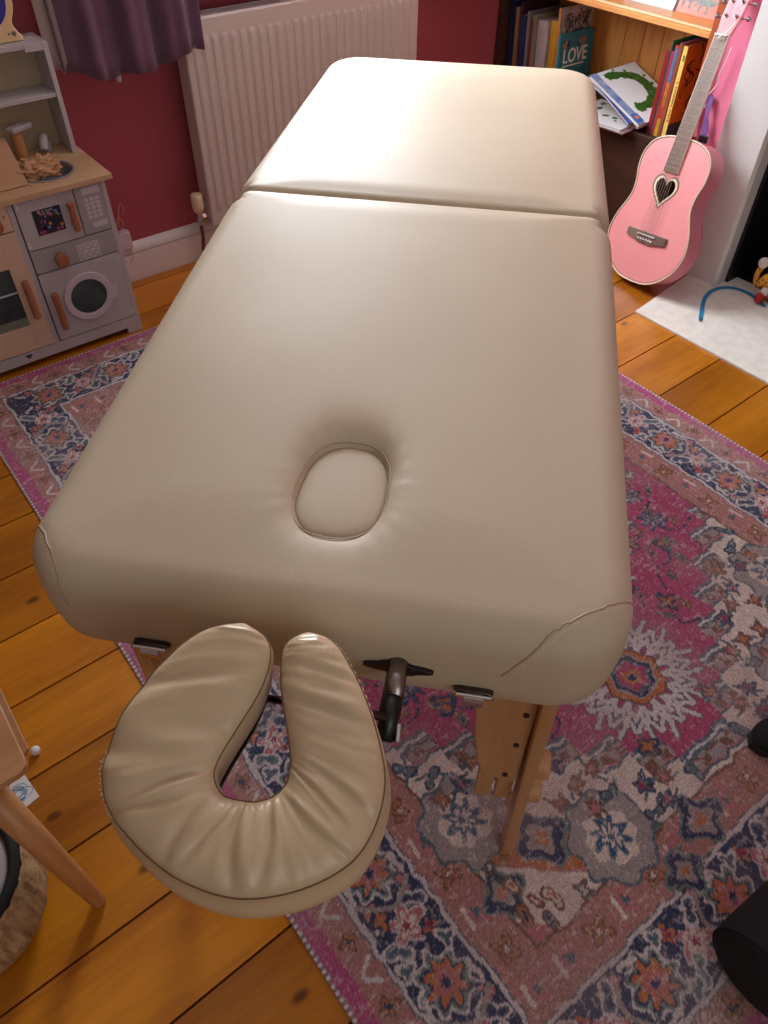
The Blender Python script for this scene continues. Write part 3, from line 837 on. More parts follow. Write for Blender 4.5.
# ---------------------------------------------------------------- curtains
def curtain(name, label, x0, x1, ztop, zb, amp, nf, ybase, flip=False):
    t = thing(name, label, 'curtain', ((x0+x1)/2, ybase, 0), group='purple curtains at the window')
    cx = (x0+x1)/2
    def sheet(xa, xb, yo, zf, am, nfold, seed):
        nx, nz = 120, 40; rows = []
        for j in range(nz):
            s = j/(nz-1); row = []
            for i in range(nx):
                r = i/(nx-1); zbot = zf(r); z = ztop+(zbot-ztop)*s
                sp = 1.0
                x = cx+(xa+(xb-xa)*r-cx)*sp
                y = ybase+yo+am*min(1, (1-r)*6+.15)*(.6+.4*s)*(math.sin(2*PI*nfold*r+seed+.5*math.sin(3*s+seed))+.35*math.sin(2*PI*nfold*2.3*r+seed*2))
                row.append((x-cx, y-ybase, z))
            rows.append(row)
        return MB().grid(rows)
    o = sheet(x0+.03, x1, 0, zb, amp, nf, .6).build('face_fabric', M['purple'], t, smooth=True)
    m = o.modifiers.new('thick', 'SOLIDIFY'); m.thickness = .003
    o = sheet(x0, x0+.055 if not flip else x0+.03, .022, lambda r: zb(r)+.055-.04*r, .006, .5, 2).build('lining', M['lining'], t, smooth=True)
    m = o.modifiers.new('thick', 'SOLIDIFY'); m.thickness = .002
    return t
def zbl(r): return .716-.036*math.sin(min(1, r*1.1)*PI)+.006*math.sin(r*17)
curtain('curtain', 'dark purple curtain with grey lining, left of the radiator', .705, 1.178, 2.25, zbl, .022, 3.3, 2.425)
def zbr(r): return .742-.045*math.exp(-((r-.28)/.05)**2)+.02*math.sin(r*9)
curtain('curtain', 'dark purple curtain tip hanging right of the radiator', 2.13, 2.50, 2.25, zbr, .02, 3, 2.455, True)
mb = MB().tube([(.925, 2.536, 1.2), (.925, 2.536, .675)], .0015, 6)
cw = thing('cord_weight', 'small white blind cord weight below the left curtain hem', 'blind cord', (.925, 2.535, .65))
MB().tube([(0, 0, .6), (0, 0, .02)], .0012, 6).build('cord', M['page'], cw)
MB().lathe([(.0, -.014), (.008, -.012), (.010, -.004), (.0075, .012), (.003, .024), (0, .026)], 16).build('weight', M['lilac_plastic'], cw, smooth=True)

# ---------------------------------------------------------------- play kitchen
def kitchen():
    FY = 2.22; BY = 2.520
    t = thing('play_kitchen', 'grey and cream wooden toy kitchen standing against the back wall', 'toy kitchen', (.33, 2.37, 0))
    o0 = Vector((.33, 2.37, 0)); Mi = Matrix.Translation(-o0)
    def B(name, mt, boxes, par=t, bevel=.0015, label=None):
        mb = MB()
        for b in boxes: mb.box(*b)
        o = mb.build(name, mt, par, bevel=bevel, M=Mi if par is t else None)
        if label: o['label'] = label
        return o
    # carcass
    B('carcass', M['grey'], [(-.06, .700, FY+.012, BY, .02, .050), (-.06, -.045, FY, BY, 0, .50), (.688, .702, FY, BY, 0, .50), (.418, .434, FY, BY, .05, .50), (-.045, .688, BY-.012, BY, .05, .5)])
    B('plinth', M['grey'], [(-.06, .702, FY-.002, FY+.010, .022, .058), (.652, .702, FY-.002, FY+.010, 0, .024), (-.06, -.01, FY-.002, FY+.010, 0, .024)])
    B('plinth_mark', M['window_dark'], [(.322, .342, FY-.0045, FY-.002, .044, .050), (.327, .337, FY-.0045, FY-.002, .038, .044)])
    B('countertop', M['ply'], [(-.075, .505, FY-.018, BY, .500, .514), (.648, .722, FY-.018, BY, .500, .514), (.505, .648, FY-.018, 2.252, .500, .514), (.505, .648, 2.405, BY, .500, .514)], bevel=.0005)
    # microwave door, control panel, drawer strip, washer door
    mw = B('oven_door', M['grey'], [(.437, .603, FY-.004, FY+.010, .356, .497)])
    B('control_panel', M['greyd'], [(.606, .687, FY-.003, FY+.010, .356, .497)])
    B('drawer_strip', M['greyd'], [(.437, .687, FY-.003, FY+.010, .284, .353)])
    wd = B('washer_door', M['grey'], [(.437, .687, FY-.004, FY+.010, .061, .281)])
    B('dark_reveal', M['darkgap'], [(.434, .688, FY+.011, FY+.013, .055, .499), (-.045, .418, FY+.011, FY+.013, .055, .499)])
    # details
    def part(name, mt, mb, par, bevel=0, smooth=False): return mb.build(name, mt, par, bevel=bevel, smooth=smooth)
    scr = mat('oven_screen', (44, 46, 56), rough=.25)
    sw = part('door_window', scr, MB().box(.477, .557, FY-.0055, FY-.003, .392, .463), mw, .001)
    rr = random.Random(2); cols = [(196, 96, 110), (90, 150, 170), (200, 150, 90), (150, 110, 160), (110, 130, 90), (160, 70, 120)]
    for i, c in enumerate(cols):
        mb = MB()
        for k in range(4):
            x = rr.uniform(.484, .550); z = rr.choice((.40, .41, .45, .457, rr.uniform(.40, .456))); r = rr.uniform(.003, .0055)
            mb.tube([(x, FY-.0060, z), (x, FY-.0054, z)], r, 10)
        part('printed_fruit', mat('fruit_print_%s' % 'abcdef'[i], c, rough=.4), mb, mw)
    def handle(par, x, z0, z1):
        part('handle', M['handle'], MB().tube([(x, FY-.028, z0), (x, FY-.028, z0+.004), (x, FY-.028, z1-.004), (x, FY-.028, z1)], [.0085, .0105, .0105, .0085], 18).box(x-.006, x+.006, FY-.026, FY-.003, z0+.010, z0+.022).box(x-.006, x+.006, FY-.026, FY-.003, z1-.022, z1-.010), par, 0)
    handle(mw, .582, .388, .470); handle(wd, .460, .106, .226)
    def knob(x, z, par=t):
        mb = MB().tube([(x, FY-.003, z), (x, FY-.008, z), (x, FY-.022, z), (x, FY-.025, z)], [.014, .020, .020, .017], 28)
        mb.build('knob', M['handle'], par, M=Mi if par is t else None, bevel=.001)
    knob(.516, .312)
    # washer window ring with catch
    cx, cz = .561, .175
    def ring(r0, r1, y0, y1, n=48):
        rows = []
        for (r, y) in ((r0, y1), (r0, y0), (r1, y0), (r1, y1)): rows.append([(cx+r*math.cos(2*PI*j/n), y, cz+r*math.sin(2*PI*j/n)) for j in range(n)])
        mb = MB(); mb.grid(rows, wrapu=True, wrapv=True); return mb
    rg = ring(.056, .077, FY-.012, FY-.003).build('window_ring', M['lilac_plastic'], wd, bevel=.002)
    part('window_pane', M['window_dark'], MB().tube([(cx, FY-.0065, cz), (cx, FY-.0035, cz)], .0575, 48), wd)
    part('catch', M['lilac_plastic'], MB().box(.632, .652, FY-.011, FY-.003, .143, .182), wd, .003)
    scw = [(.680, .268), (.680, .075), (.680, .084), (.680, .259), (.444, .368), (.444, .378), (.444, .488), (.444, .479)]
    for i, (x, z) in enumerate(scw): part('hinge_screw', M['whitep'], MB().tube([(x, FY-.0065, z), (x, FY-.0035, z)], .0026, 8), wd if i < 4 else mw)
    # printed buttons
    mb = MB(); mb.box(.627, .680, FY-.0040, FY-.0028, .470, .490); 
    for r_ in range(5):
        for c_ in range(3): mb.box(.628+c_*.016, .640+c_*.016, FY-.0040, FY-.0028, .400+r_*.0125, .4095+r_*.0125)
    mb.box(.634, .680, FY-.0040, FY-.0028, .373, .389)
    o = part('printed_buttons', M['screenprint'], mb, t); o.matrix_local = Mi
    o = part('clock_panel', M['screenprint'], MB().box(.568, .636, FY-.0042, FY-.0028, .286, .336), t, .002); o.matrix_local = Mi
    mb = MB()
    for r_ in range(2):
        for c_ in range(3):
            n = 16; rows = []; xx, zz = .580+c_*.022, .299+r_*.024
            for (r, y) in ((.0065, FY-.0042), (.0065, FY-.0052), (.0095, FY-.0052), (.0095, FY-.0042)): rows.append([(xx+r*math.cos(2*PI*j/n), y, zz+r*math.sin(2*PI*j/n)) for j in range(n)])
            mb.grid(rows, wrapu=True, wrapv=True)
    o = part('printed_dial', M['greyd'], mb, t); o.matrix_local = Mi
    # cream oven
    B('cream_panel', M['playcream'], [(-.043, .417, FY-.003, FY+.010, .425, .497)])
    od = B('oven_door', M['playcream'], [(.368, .418, FY-.004, FY+.010, .061, .422), (-.043, .02, FY-.004, FY+.010, .061, .422), (.02, .368, FY-.004, FY+.010, .061, .142), (.02, .368, FY-.004, FY+.010, .325, .422)], bevel=.0006, label='cream oven door with a dark window')
    part('oven_pane', M['window_dark'], MB().box(.018, .370, FY+.002, FY+.005, .140, .327), od)
    part('oven_rack', M['screenprint'], MB().box(.02, .368, FY-.001, FY+.003, .248, .252), od)
    part('play_plate', M['window_dark'], MB().tube([(.325, FY-.0005, .205), (.325, FY+.004, .205)], .028, 24), od)
    part('tea_towel', mat('sage_print', (120, 128, 112), rough=.7), MB().box(.02, .368, FY-.0005, FY+.003, .142, .168), od)
    handle(od, .392, .170, .290)
    knob(.372, .452)
    mb = MB().tube([(.404, FY-.006, .468), (.404, FY-.002, .468)], .0025, 8); o = part('hinge_screw', M['handle'], mb, t); o.matrix_local = Mi
    # hutch behind the worktop
    B('hutch_side', M['grey'], [(.690, .704, 2.408, BY, .514, .806)]); B('hutch_side', M['grey'], [(-.06, -.046, 2.408, BY, .514, .806)])
    B('hutch_back', M['plyback'], [(-.046, .690, BY-.010, BY, .514, .800)])
    B('hutch_shelf', M['grey'], [(-.046, .690, 2.412, BY-.010, .668, .680)])
    B('hutch_top', M['grey'], [(-.046, .690, 2.412, BY, .794, .806), (.640, .690, 2.409, 2.414, .786, .806)])
    # sink bowl and tap
    cx_, cy_ = .577, 2.328; n = 40; mb = MB(); rows = []
    for (r, z) in ((.060, .470), (.066, .474), (.0712, .500), (.0715, .5145), (.076, .5175), (.081, .5165), (.081, .5145), (.074, .5140), (.074, .499), (.068, .470), (.060, .466)):
        rows.append([(cx_+r*math.cos(2*PI*j/n), cy_+r*math.sin(2*PI*j/n), z) for j in range(n)])
    mb.grid(rows, wrapv=True); mb.f.append(tuple(range(n))); mb.mi.append(0)
    o = mb.build('sink_bowl', mat('grey_plastic', (140, 136, 140), rough=.4), t, smooth=True, M=Mi)
    # worktop around the round bowl
    sq = []; mb = MB()
    for j in range(n):
        th = 2*PI*j/n; c, s = math.cos(th), math.sin(th); q = max(abs(c)/.072, abs(s)/.077)
        sq.append((cx_+c/q, cy_+s/q))
    rows = [[(cx_+.0725*math.cos(2*PI*j/n), cy_+.0725*math.sin(2*PI*j/n), z) for j in range(n)] for z in (.501, .5139)]
    rows = [rows[0], rows[1], [(a, b, .5139) for a, b in sq], [(a, b, .501) for a, b in sq]]
    mb.grid(rows, wrapu=True, wrapv=True); mb.build('sink_surround', M['ply'], t, M=Mi)
    tap = MB().tube([(.553, 2.432, .514), (.553, 2.432, .600)], .016, 22).build('tap_post', wood('tap_wood', (205, 150, 96), (180, 120, 70), 'z', 12), t, M=Mi, smooth=False)
    Mt = Matrix.Translation((.558, 2.425, .606)) @ Matrix.Rotation(R(28), 4, 'Z')
    MB().box(-.028, .046, -.017, .017, -.008, .008, M=Mt).build('tap_lever', M['greyd'], tap, bevel=.005)
    mb = MB().tube(spline([(.636, 2.462, .514), (.636, 2.462, .548), (.628, 2.440, .562), (.616, 2.415, .556), (.610, 2.402, .542)], 5), .0125, 12)
    mb.build('spout', M['greyd'], t, smooth=True, M=Mi)
kitchen()

# crumpled brown paper in the sink, cardboard sheet on the worktop
def crumple(name, label, cat, c, rx, ry, rz, mt, seed):
    n, k = 28, 18; rows = []
    for i in range(k):
        th = PI*i/(k-1); row = []
        for j in range(n):
            ph = 2*PI*j/n; d = Vector((math.sin(th)*math.cos(ph), math.sin(th)*math.sin(ph), math.cos(th)))
            r = 1+.45*(abs(mn.noise(d*2.2+Vector((seed, 0, 0))))*2-.4)+.25*mn.noise(d*5+Vector((0, seed, 0)))
            row.append((d.x*rx*r, d.y*ry*r, d.z*rz*r))
        rows.append(row)
    mb = MB(); mb.grid(rows, wrapv=True)
    o = mb.build(name, mt); o.location = c
    return tag(o, label, cat)
crumple('crumpled_paper', 'crumpled brown paper stuffed in the toy sink', 'paper', (.560, 2.325, .528), .058, .050, .026, M['paper_brown'], 3)
mb = MB()
pc = [Vector(p) for p in ((.36, 2.26, .515), (.505, 2.262, .515), (.522, 2.440, .585), (.36, 2.44, .585))]
nrm = (pc[1]-pc[0]).cross(pc[3]-pc[0]).normalized()
mb.hexa([p for p in pc], [p+nrm*.003 for p in pc])
tag(mb.build('cardboard_sheet', M['paper_brown']), 'plain brown cardboard sheet propped on the toy worktop beside the sink', 'cardboard')

def toy():
    o = thing('toy_clock', 'cream round toy with a blue dial on top of the toy kitchen', 'toy', (.568, 2.462, .8065))
    n = 40; cz = .088; mb = MB()
    pts = [(-.085, 0), (.088, 0), (.090, .010), (.080, .020), (.072, .034), (.070, .045)]
    for j in range(1, 22):
        th = R(-35)+R(250)*j/22; pts.append((.004+.084*math.cos(th), cz+.010+.084*math.sin(th)))
    pts += [(-.062, .045), (-.066, .034), (-.080, .02), (-.088, .010)]
    mb.hexa([Vector((a, -.016, b)) for a, b in pts], [Vector((a, .016, b)) for a, b in pts])
    body = mb.build('body', mat('cream_wood', (228, 200, 150), rough=.45), o, bevel=.004)
    MB().tube([(.004, -.019, cz+.010), (.004, -.015, cz+.010)], .064, 40).build('dial', mat('blue_dial', (40, 52, 150), rough=.35), body)
    mb = MB(); mb.tube([(.066, -.020, .020), (.066, -.015, .020)], .0055, 14); mb.build('screw', M['tuner'], body)
    MB().tube([(.053, -.0175, .020), (.053, -.015, .020)], .0025, 10).build('screw_hole', M['black'], body)
toy()

# white plug-in adaptor with a looped cable, on the back wall beside the kitchen
def plug_():
    o = thing('plug_adaptor', 'pale plug adaptor with looped cable low on the wall beside the toy kitchen', 'plug', (.812, 2.54, .16))
    MB().box(-.032, .026, -.026, .008, -.038, .028).build('casing', M['lilac_plastic'], o, bevel=.007, seg=3)
    pts = [(-.010, -.02, .026), (-.014, -.02, .055), (-.002, -.024, .082), (.010, -.022, .060), (.004, -.02, .040), (-.006, -.022, .055), (.002, -.02, .09), (.016, -.02, .125), (.024, -.02, .105), (.016, -.02, .088)]
    MB().tube(spline(pts, 6), .0014, 6).build('cable', mat('beige_cable', (196, 160, 140), rough=.5), o, smooth=True)
    MB().tube(spline([(.015, -.012, -.036), (.020, -.016, -.06), (.016, -.018, -.075), (.004, -.016, -.085)], 5), .0011, 6).build('cable_tail', mat('beige_flex', (206, 180, 165), rough=.5), o, smooth=True)
plug_()

# ---------------------------------------------------------------- bookshelf
def shelf():
    t = thing('bookshelf', 'orange pine bookcase in the alcove right of the window', 'bookshelf', (2.70, 2.05, 0))
    Mi = Matrix.Translation((-2.70, -2.05, 0))
    MB().box(2.56, 2.845, 1.536, 1.574, 0, 1.5).build('side_panel', M['mahog'], t, bevel=.003, M=Mi)
    MB().box(2.56, 2.845, 2.524, 2.549, 0, 1.5).build('side_panel', M['dark_shaded_wood'], t, bevel=.003, M=Mi)
    mb = MB(); y = 1.574
    while y < 2.51:
        mb.box(2.825, 2.840, y+.0008, min(y+.088, 2.523)-.0008, .02, 1.48); y += .088
    mb.build('back_panel', M['pine'], t, bevel=.002, M=Mi)
    for z0, z1, m_ in ((.335, .360, 'dark_shaded_wood'), (.712, .735, 'pine_y'), (1.08, 1.103, 'pine_y'), (1.47, 1.495, 'pine_y'), (.02, .045, 'dark_shaded_wood')):  # lower boards get dark wood: shadow low in the bookcase put into colour
        s = MB().box(2.572, 2.825, 1.574, 2.51, z0, z1).build('shelf_board', M[m_], t, bevel=.002, M=Mi)
        if z0 > .5:
            mb = MB(); prof = [(2.560, z0-.003), (2.560, z0+.010), (2.564, z0+.013), (2.562, z0+.017), (2.565, z1), (2.574, z1), (2.574, z0-.003)]
            mb.hexa([Vector((a, 1.574, b)) for a, b in prof], [Vector((a, 2.51, b)) for a, b in prof]); mb.build('shelf_lipping', M['pine_y'], s)
    MB().box(2.566, 2.580, 1.574, 2.51, .0, .335).build('lower_shade_panel', M['dark_shaded_wood'], t, M=Mi)  # dark sheet standing for the shadow below the books
shelf()

def book(label, M4, w, h, th, cover, spine=None, group=None, extra=None, page=True):
    """w across the cover, h tall, th thick. local: x = depth away from spine, y = thickness, z = up. spine at x=0"""
    o = thing('book', label, 'book', group=group or 'picture books in the pine bookcase', M=M4)
    c = .0016
    MB().box(0, w, 0, c, 0, h).build('cover', cover, o); MB().box(0, w, th-c, th, 0, h).build('cover', cover, o)
    MB().box(-.0004, c, c*.2, th-c*.2, 0, h).build('spine', spine or cover, o, bevel=.0006)
    MB().box(c, w-.003, c, th-c, .003, h-.003).build('pages', M['page'], o)
    if extra: extra(o)
    return o
def cm(name, rgb, **k): return mat('cover_'+name, rgb, rough=k.pop('rough', .35), **k)
G1 = 'picture books upright at the left end of the shelf'
# left row: y at foot, thickness, height, depth, colour, lean
left = [('navy', (38, 42, 78), 2.498, .020, .285, .20, 'dark navy picture book, leftmost in the row at the window end of the shelf', None),
        ('tan', (150, 116, 92), 2.470, .020, .27, .21, 'tan-spined picture book between the navy and the plum books', None),
        ('plum', (74, 38, 58), 2.453, .014, .29, .21, 'slim plum-spined picture book right of the tan one', None),
        ('indigo', (48, 62, 110), 2.430, .022, .25, .20, 'indigo-spined picture book between plum and grey books', None),
        ('grey', (150, 142, 150), 2.412, .012, .265, .2, 'thin grey-spined book beside the red-spined one', None),
        ('red', (150, 44, 34), 2.392, .014, .24, .2, 'narrow red-spined picture book in the left row', None),
        ('sage', (150, 150, 130), 2.366, .022, .262, .21, 'sage-green spined picture book beside the broad white one', None),
        ('white', (206, 198, 200), 2.310, .052, .250, .20, 'broad white-spined book in the left row', None),
        ('yellow', (205, 152, 48), 2.262, .036, .258, .22, 'thick yellow-spined book right of the broad white one', None)]
for i, (n, c, y, th, h, d, lb, x) in enumerate(left):
    M4 = Matrix.Translation((2.60+.004*(i % 3), y-.012, .3615)) @ Matrix.Rotation(R(-3), 4, 'X')
    # lean: top further to +Y
    book(lb, M4, d, h, th-.0015, cm(n, c, var=.25, scale=12), group=None)
# scribbled black and white book, cover to the room
def ex_scribble(o):
    mb = MB(); rr = random.Random(8)
    for k in range(26):
        x0 = rr.uniform(.04, .16); z0 = rr.uniform(.18, .275)
        pts = [(x0+rr.uniform(-.03, .03), -.0007, z0+rr.uniform(-.03, .03)) for q in range(5)]
        mb.tube(spline(pts, 5), .0011, 4)
    mb.build('ink_drawing', mat('ink', (52, 48, 52), rough=.7), o)
M4 = Matrix.Translation((2.605, 2.230, .3615)) @ Matrix.Rotation(R(-4.5), 4, 'X')
book('grey book with a scribbled ink drawing, behind the teal LOVE book', M4, .19, .305, .010, cm('scribble', (176, 164, 158), var=.3, scale=30), cm('orange', (196, 120, 60)), extra=ex_scribble)
def ex_love(o):
    for (txt, size, x, z, nm) in (('LOVE', .070, .022, .118, 'title_lettering'),):
        cu = bpy.data.curves.new('title', 'FONT'); cu.body = txt; cu.size = size; cu.extrude = .0004; cu.offset = .0012; cu.space_character = 1.0
        ob = bpy.data.objects.new('t', cu); col.objects.link(ob)
        dg = bpy.context.evaluated_depsgraph_get(); me = bpy.data.meshes.new_from_object(ob.evaluated_get(dg)); bpy.data.objects.remove(ob)
        me.materials.clear(); me.materials.append(M['whitep'])
        q = bpy.data.objects.new(nm, me); col.objects.link(q); q.parent = o
        q.matrix_local = Matrix.Translation((x, -.0009, z)) @ Matrix.Rotation(R(90), 4, 'X') @ Matrix.Diagonal((.84, 1.0, 1, 1))
    MB().box(.024, .150, -.0009, 0, .104, .109).build('subtitle_line', M['whitep'], o)
    mb = MB(); rr = random.Random(3)
    for (x, z, r) in ((.030, .178, .010), (.036, .190, .007), (.118, .186, .008), (.140, .190, .010), (.134, .176, .006)):
        mb.tube([(x, -.0009, z), (x, 0, z)], r, 10)
    mb.build('printed_flowers', mat('coral_print', (190, 110, 90), rough=.5), o)
    mb = MB()
    for (x, z, r) in ((.048, .180, .008), (.052, .192, .005), (.110, .176, .006), (.024, .194, .005)): mb.tube([(x, -.0009, z), (x, 0, z)], r, 8)
    mb.build('printed_leaves', mat('dark_teal_print', (20, 60, 60), rough=.5), o)
M4 = Matrix.Translation((2.603, 2.217, .3615)) @ Matrix.Rotation(R(-4.6), 4, 'X')
book('teal picture book with LOVE on its cover, leaning in the shelf', M4, .195, .222, .011, cm('teal', (38, 124, 136), rough=.45), extra=ex_love)

# pile of floppy picture books sticking out over the shelf edge
def flat(label, c, ang, w, h, th, z, cover, tilt=(0, 0), extra=None, nm='cover'):
    M4 = Matrix.Translation((c[0], c[1], z)) @ Matrix.Rotation(R(ang), 4, 'Z') @ Matrix.Rotation(R(tilt[0]), 4, 'X') @ Matrix.Rotation(R(tilt[1]), 4, 'Y')
    o = thing('book', label, 'book', group='picture books in the pine bookcase', M=M4)
    MB().box(-w/2, w/2, -h/2, h/2, 0, .0012).build('cover', cover, o); MB().box(-w/2, w/2, -h/2, h/2, th-.0012, th).build('cover', cover, o)
    MB().box(-w/2+.002, w/2-.003, -h/2+.002, h/2-.002, .0012, th-.0012).build('pages', M['page'], o)
    if extra: extra(o, w, h, th)
    return o
def ex_green(o, w, h, th):
    rr = random.Random(12); z = th
    def blobs(name, pts, rgb, par=o):
        mb = MB()
        for i, (x, y, r) in enumerate(pts):
            n = 14; ring = [(x+r*(1+.22*rr.uniform(-1, 1))*math.cos(2*PI*j/n), y+r*(1+.22*rr.uniform(-1, 1))*math.sin(2*PI*j/n)) for j in range(n)]
            mb.prism(ring, z+.00001*i, z+.0004+.00003*i)
        mb.build(name, mat('print_'+name, rgb, rough=.45, var=.5, scale=60), par)
    # curving wreath of green leaf shapes
    path = spline([(-.125, -.040), (-.112, .010), (-.088, .046), (-.050, .064), (-.005, .064), (.040, .048), (.070, .008), (.076, -.040)], 4)
    blobs('leaf_wreath', [(a, b, rr.uniform(.017, .023)) for a, b in path[::1]], (52, 104, 34))
    blobs('leaf_sprigs', [(a+rr.uniform(-.03, .03), b+rr.uniform(-.03, .03), rr.uniform(.006, .010)) for a, b in path], (86, 138, 44))
    MB().box(-w/2, w/2, -h/2, -h/2+.030, z, z+.0004).build('cover_border', mat('print_blue', (70, 100, 160), rough=.4, rgb2=(160, 175, 205), scale=40), o)
    MB().box(w/2-.060, w/2-.012, -h/2+.004, -h/2+.034, z+.0004, z+.0008).build('sticker', mat('print_sticker', (50, 100, 170), rough=.4), o)
    MB().box(w/2-.048, w/2-.030, -h/2+.012, -h/2+.026, z+.0008, z+.0011).build('sticker_motif', mat('print_sticker_red', (220, 120, 90), rough=.4), o)
def ex_dots(o, w, h, th):
    rr = random.Random(1); mb = MB()
    for k in range(16): 
        x, y = rr.uniform(-w/2+.01, w/2-.01), rr.uniform(-h/2+.01, h/2-.01); n = 9; r = rr.uniform(.006, .018)
        mb.prism([(x+r*(1+.4*rr.uniform(-1, 1))*math.cos(2*PI*j/n), y+r*(1+.4*rr.uniform(-1, 1))*math.sin(2*PI*j/n)) for j in range(n)], th+.00002*k, th+.0004+.00002*k)
    mb.build('printed_foliage', mat('print_foliage', (50, 92, 60), rough=.5, var=.6, scale=50), o)
flat('pale lilac magazine at the bottom of the book pile on the shelf', (2.615, 1.924), -84, .25, .235, .006, .3605, cm('lilac', (214, 190, 214)))
flat('white picture book with dark foliage print, second in the book pile', (2.608, 1.932), -82, .24, .24, .009, .3670, cm('whitegreen', (214, 214, 214)), extra=ex_dots)
def placed(label, A_, D_, B_, th, cover, extra):
    A_, D_, B_ = Vector(A_), Vector(D_), Vector(B_)
    x = (D_-A_); w_ = x.length; x.normalize(); y = (B_-A_); y = y-x*y.dot(x); h_ = y.length; y.normalize(); z = x.cross(y)
    Mx = Matrix((x, y, z)).transposed().to_4x4(); Mx.translation = A_+x*w_/2+y*h_/2-z*th
    o = thing('book', label, 'book', group='picture books in the pine bookcase', M=Mx); w, h = w_, h_
    MB().box(-w/2, w/2, -h/2, h/2, 0, .0012).build('cover', cover, o); MB().box(-w/2, w/2, -h/2, h/2, th-.0012, th).build('cover', cover, o)
    MB().box(-w/2+.002, w/2-.003, -h/2+.002, h/2-.002, .0012, th-.0012).build('pages', M['page'], o)
    if extra: extra(o, w, h, th)
A0, D0, B0 = Vector((2.600, 2.057, .482)), Vector((2.556, 1.757, .394)), Vector((2.815, 2.050, .512))
pn = (D0-A0).cross(B0-A0).normalized(); pn = pn if pn.z > 0 else -pn
px_, py_ = (D0-A0).normalized(), (B0-A0).normalized()
def under(depth, sx, sy, ang, wk, hk):      # same slope, lower down the pile, slightly turned
    c = (D0+B0)/2-pn*depth+px_*sx+py_*sy; q = Matrix.Rotation(R(ang), 3, pn)
    hx, hy = q @ (D0-A0)*.5*wk, q @ (B0-A0)*.5*hk
    return c-hx-hy, c+hx-hy, c-hx+hy
placed('salmon-edged picture book third in the book pile', *under(.0262, .0, .0, -3, .92, .9), .006, cm('salmon', (205, 130, 100)), None)
placed('pale blue picture book under the navy and violet one', *under(.0186, .0, -.004, 2, .94, .93), .007, cm('paleblue', (196, 205, 216)), None)
placed('navy and violet picture book second from the top of the pile', *under(.0100, -.016, -.012, -5, .95, .95), .008, cm('navyviolet', (70, 84, 150), rgb2=(36, 40, 84), scale=20), None)
placed('white picture book with a green leaf wreath, on top of the pile', A0, D0, B0, .0095, cm('leafwhite', (226, 226, 226)), ex_green)
# right row of upright books
G = None
def rb(label, y, th, h, w, cover, spine=None, extra=None, x=2.60, lean=0):
    M4 = Matrix.Translation((x, y, .3605)) @ Matrix.Rotation(R(lean), 4, 'X')
    return book(label, M4, w, h, th, cover, spine, extra=extra)
rb('dark red-spined picture book at the left of the right-hand row', 1.733, .015, .272, .20, cm('darkred', (150, 30, 36)))
rb('green-topped thin picture book behind the grey-violet one', 1.7255, .006, .305, .19, cm('greentop', (60, 140, 70)), cm('greyspine', (74, 66, 76)))
rb('magenta-spined picture book in the right-hand row', 1.716, .008, .275, .20, cm('magenta', (205, 70, 110), rgb2=(150, 40, 50), scale=12))
def ex_patch(o):
    for (z0, z1, c, nm) in ((.18, .285, (96, 116, 160), 'blue_patch'), (.10, .18, (200, 120, 50), 'orange_patch'), (.0, .06, (205, 170, 40), 'yellow_patch')):
        MB().box(-.0010, -.0002, .001, .0145, z0, z1).build(nm, mat('spine_'+nm, c, rough=.4, var=.3, scale=40), o)
rb('picture book with blue, orange and yellow spine, third of the right-hand row', 1.6985, .0165, .295, .20, cm('bluegold', (176, 70, 40)), extra=ex_patch)
rb('lilac-topped picture book left of the yellow-spined one', 1.688, .010, .305, .19, cm('lilactop', (190, 150, 190)), cm('brownspine', (150, 80, 50)))
def ex_lion(o):
    # worn vertical lettering on the yellow spine, swirls on the orange cover (front cover faces -y)
    rr = random.Random(6); mb = MB(); z = .06
    while z < .20:
        hgt = rr.choice((.004, .0055, .0065))
        if rr.random() < .85:
            mb.box(-.0011, -.0003, .004, .0065, z, z+hgt); 
            mb.box(-.0011, -.0003, .0075, .0095, z, z+hgt*rr.uniform(.4, 1))
        z += hgt+.0028
    mb.build('spine_lettering', mat('dark_letter', (70, 50, 60), rough=.5), o)
    MB().box(-.0011, -.0003, .0035, .010, .255, .272).build('spine_logo', mat('olive_logo', (120, 120, 60), rough=.5), o)
    mb = MB()
    for k in range(9):
        x0 = rr.uniform(.02, .16); z0 = rr.uniform(.04, .26)
        mb.tube(spline([(x0, -.0003, z0), (x0+.03*rr.uniform(-1, 1), -.0003, z0+.03), (x0+.03*rr.uniform(-1, 1), -.0003, z0+.06), (x0+.04*rr.uniform(-1, 1), -.0003, z0+.08)], 4), rr.uniform(.0015, .004), 6)
    mb.build('cover_swirls', mat('maroon_swirl', (110, 40, 36), rough=.5), o)
    MB().box(.0, .19, -.0004, .0, .0, .05).build('cover_ground', mat('slate_ground', (86, 92, 110), rough=.5), o)
rb('yellow-spined picture book with orange swirled cover, right end of the row', 1.664, .0175, .300, .20, cm('orangecover', (240, 156, 56), rgb2=(226, 112, 44), scale=14), cm('yellowspine', (244, 206, 104)), extra=ex_lion)

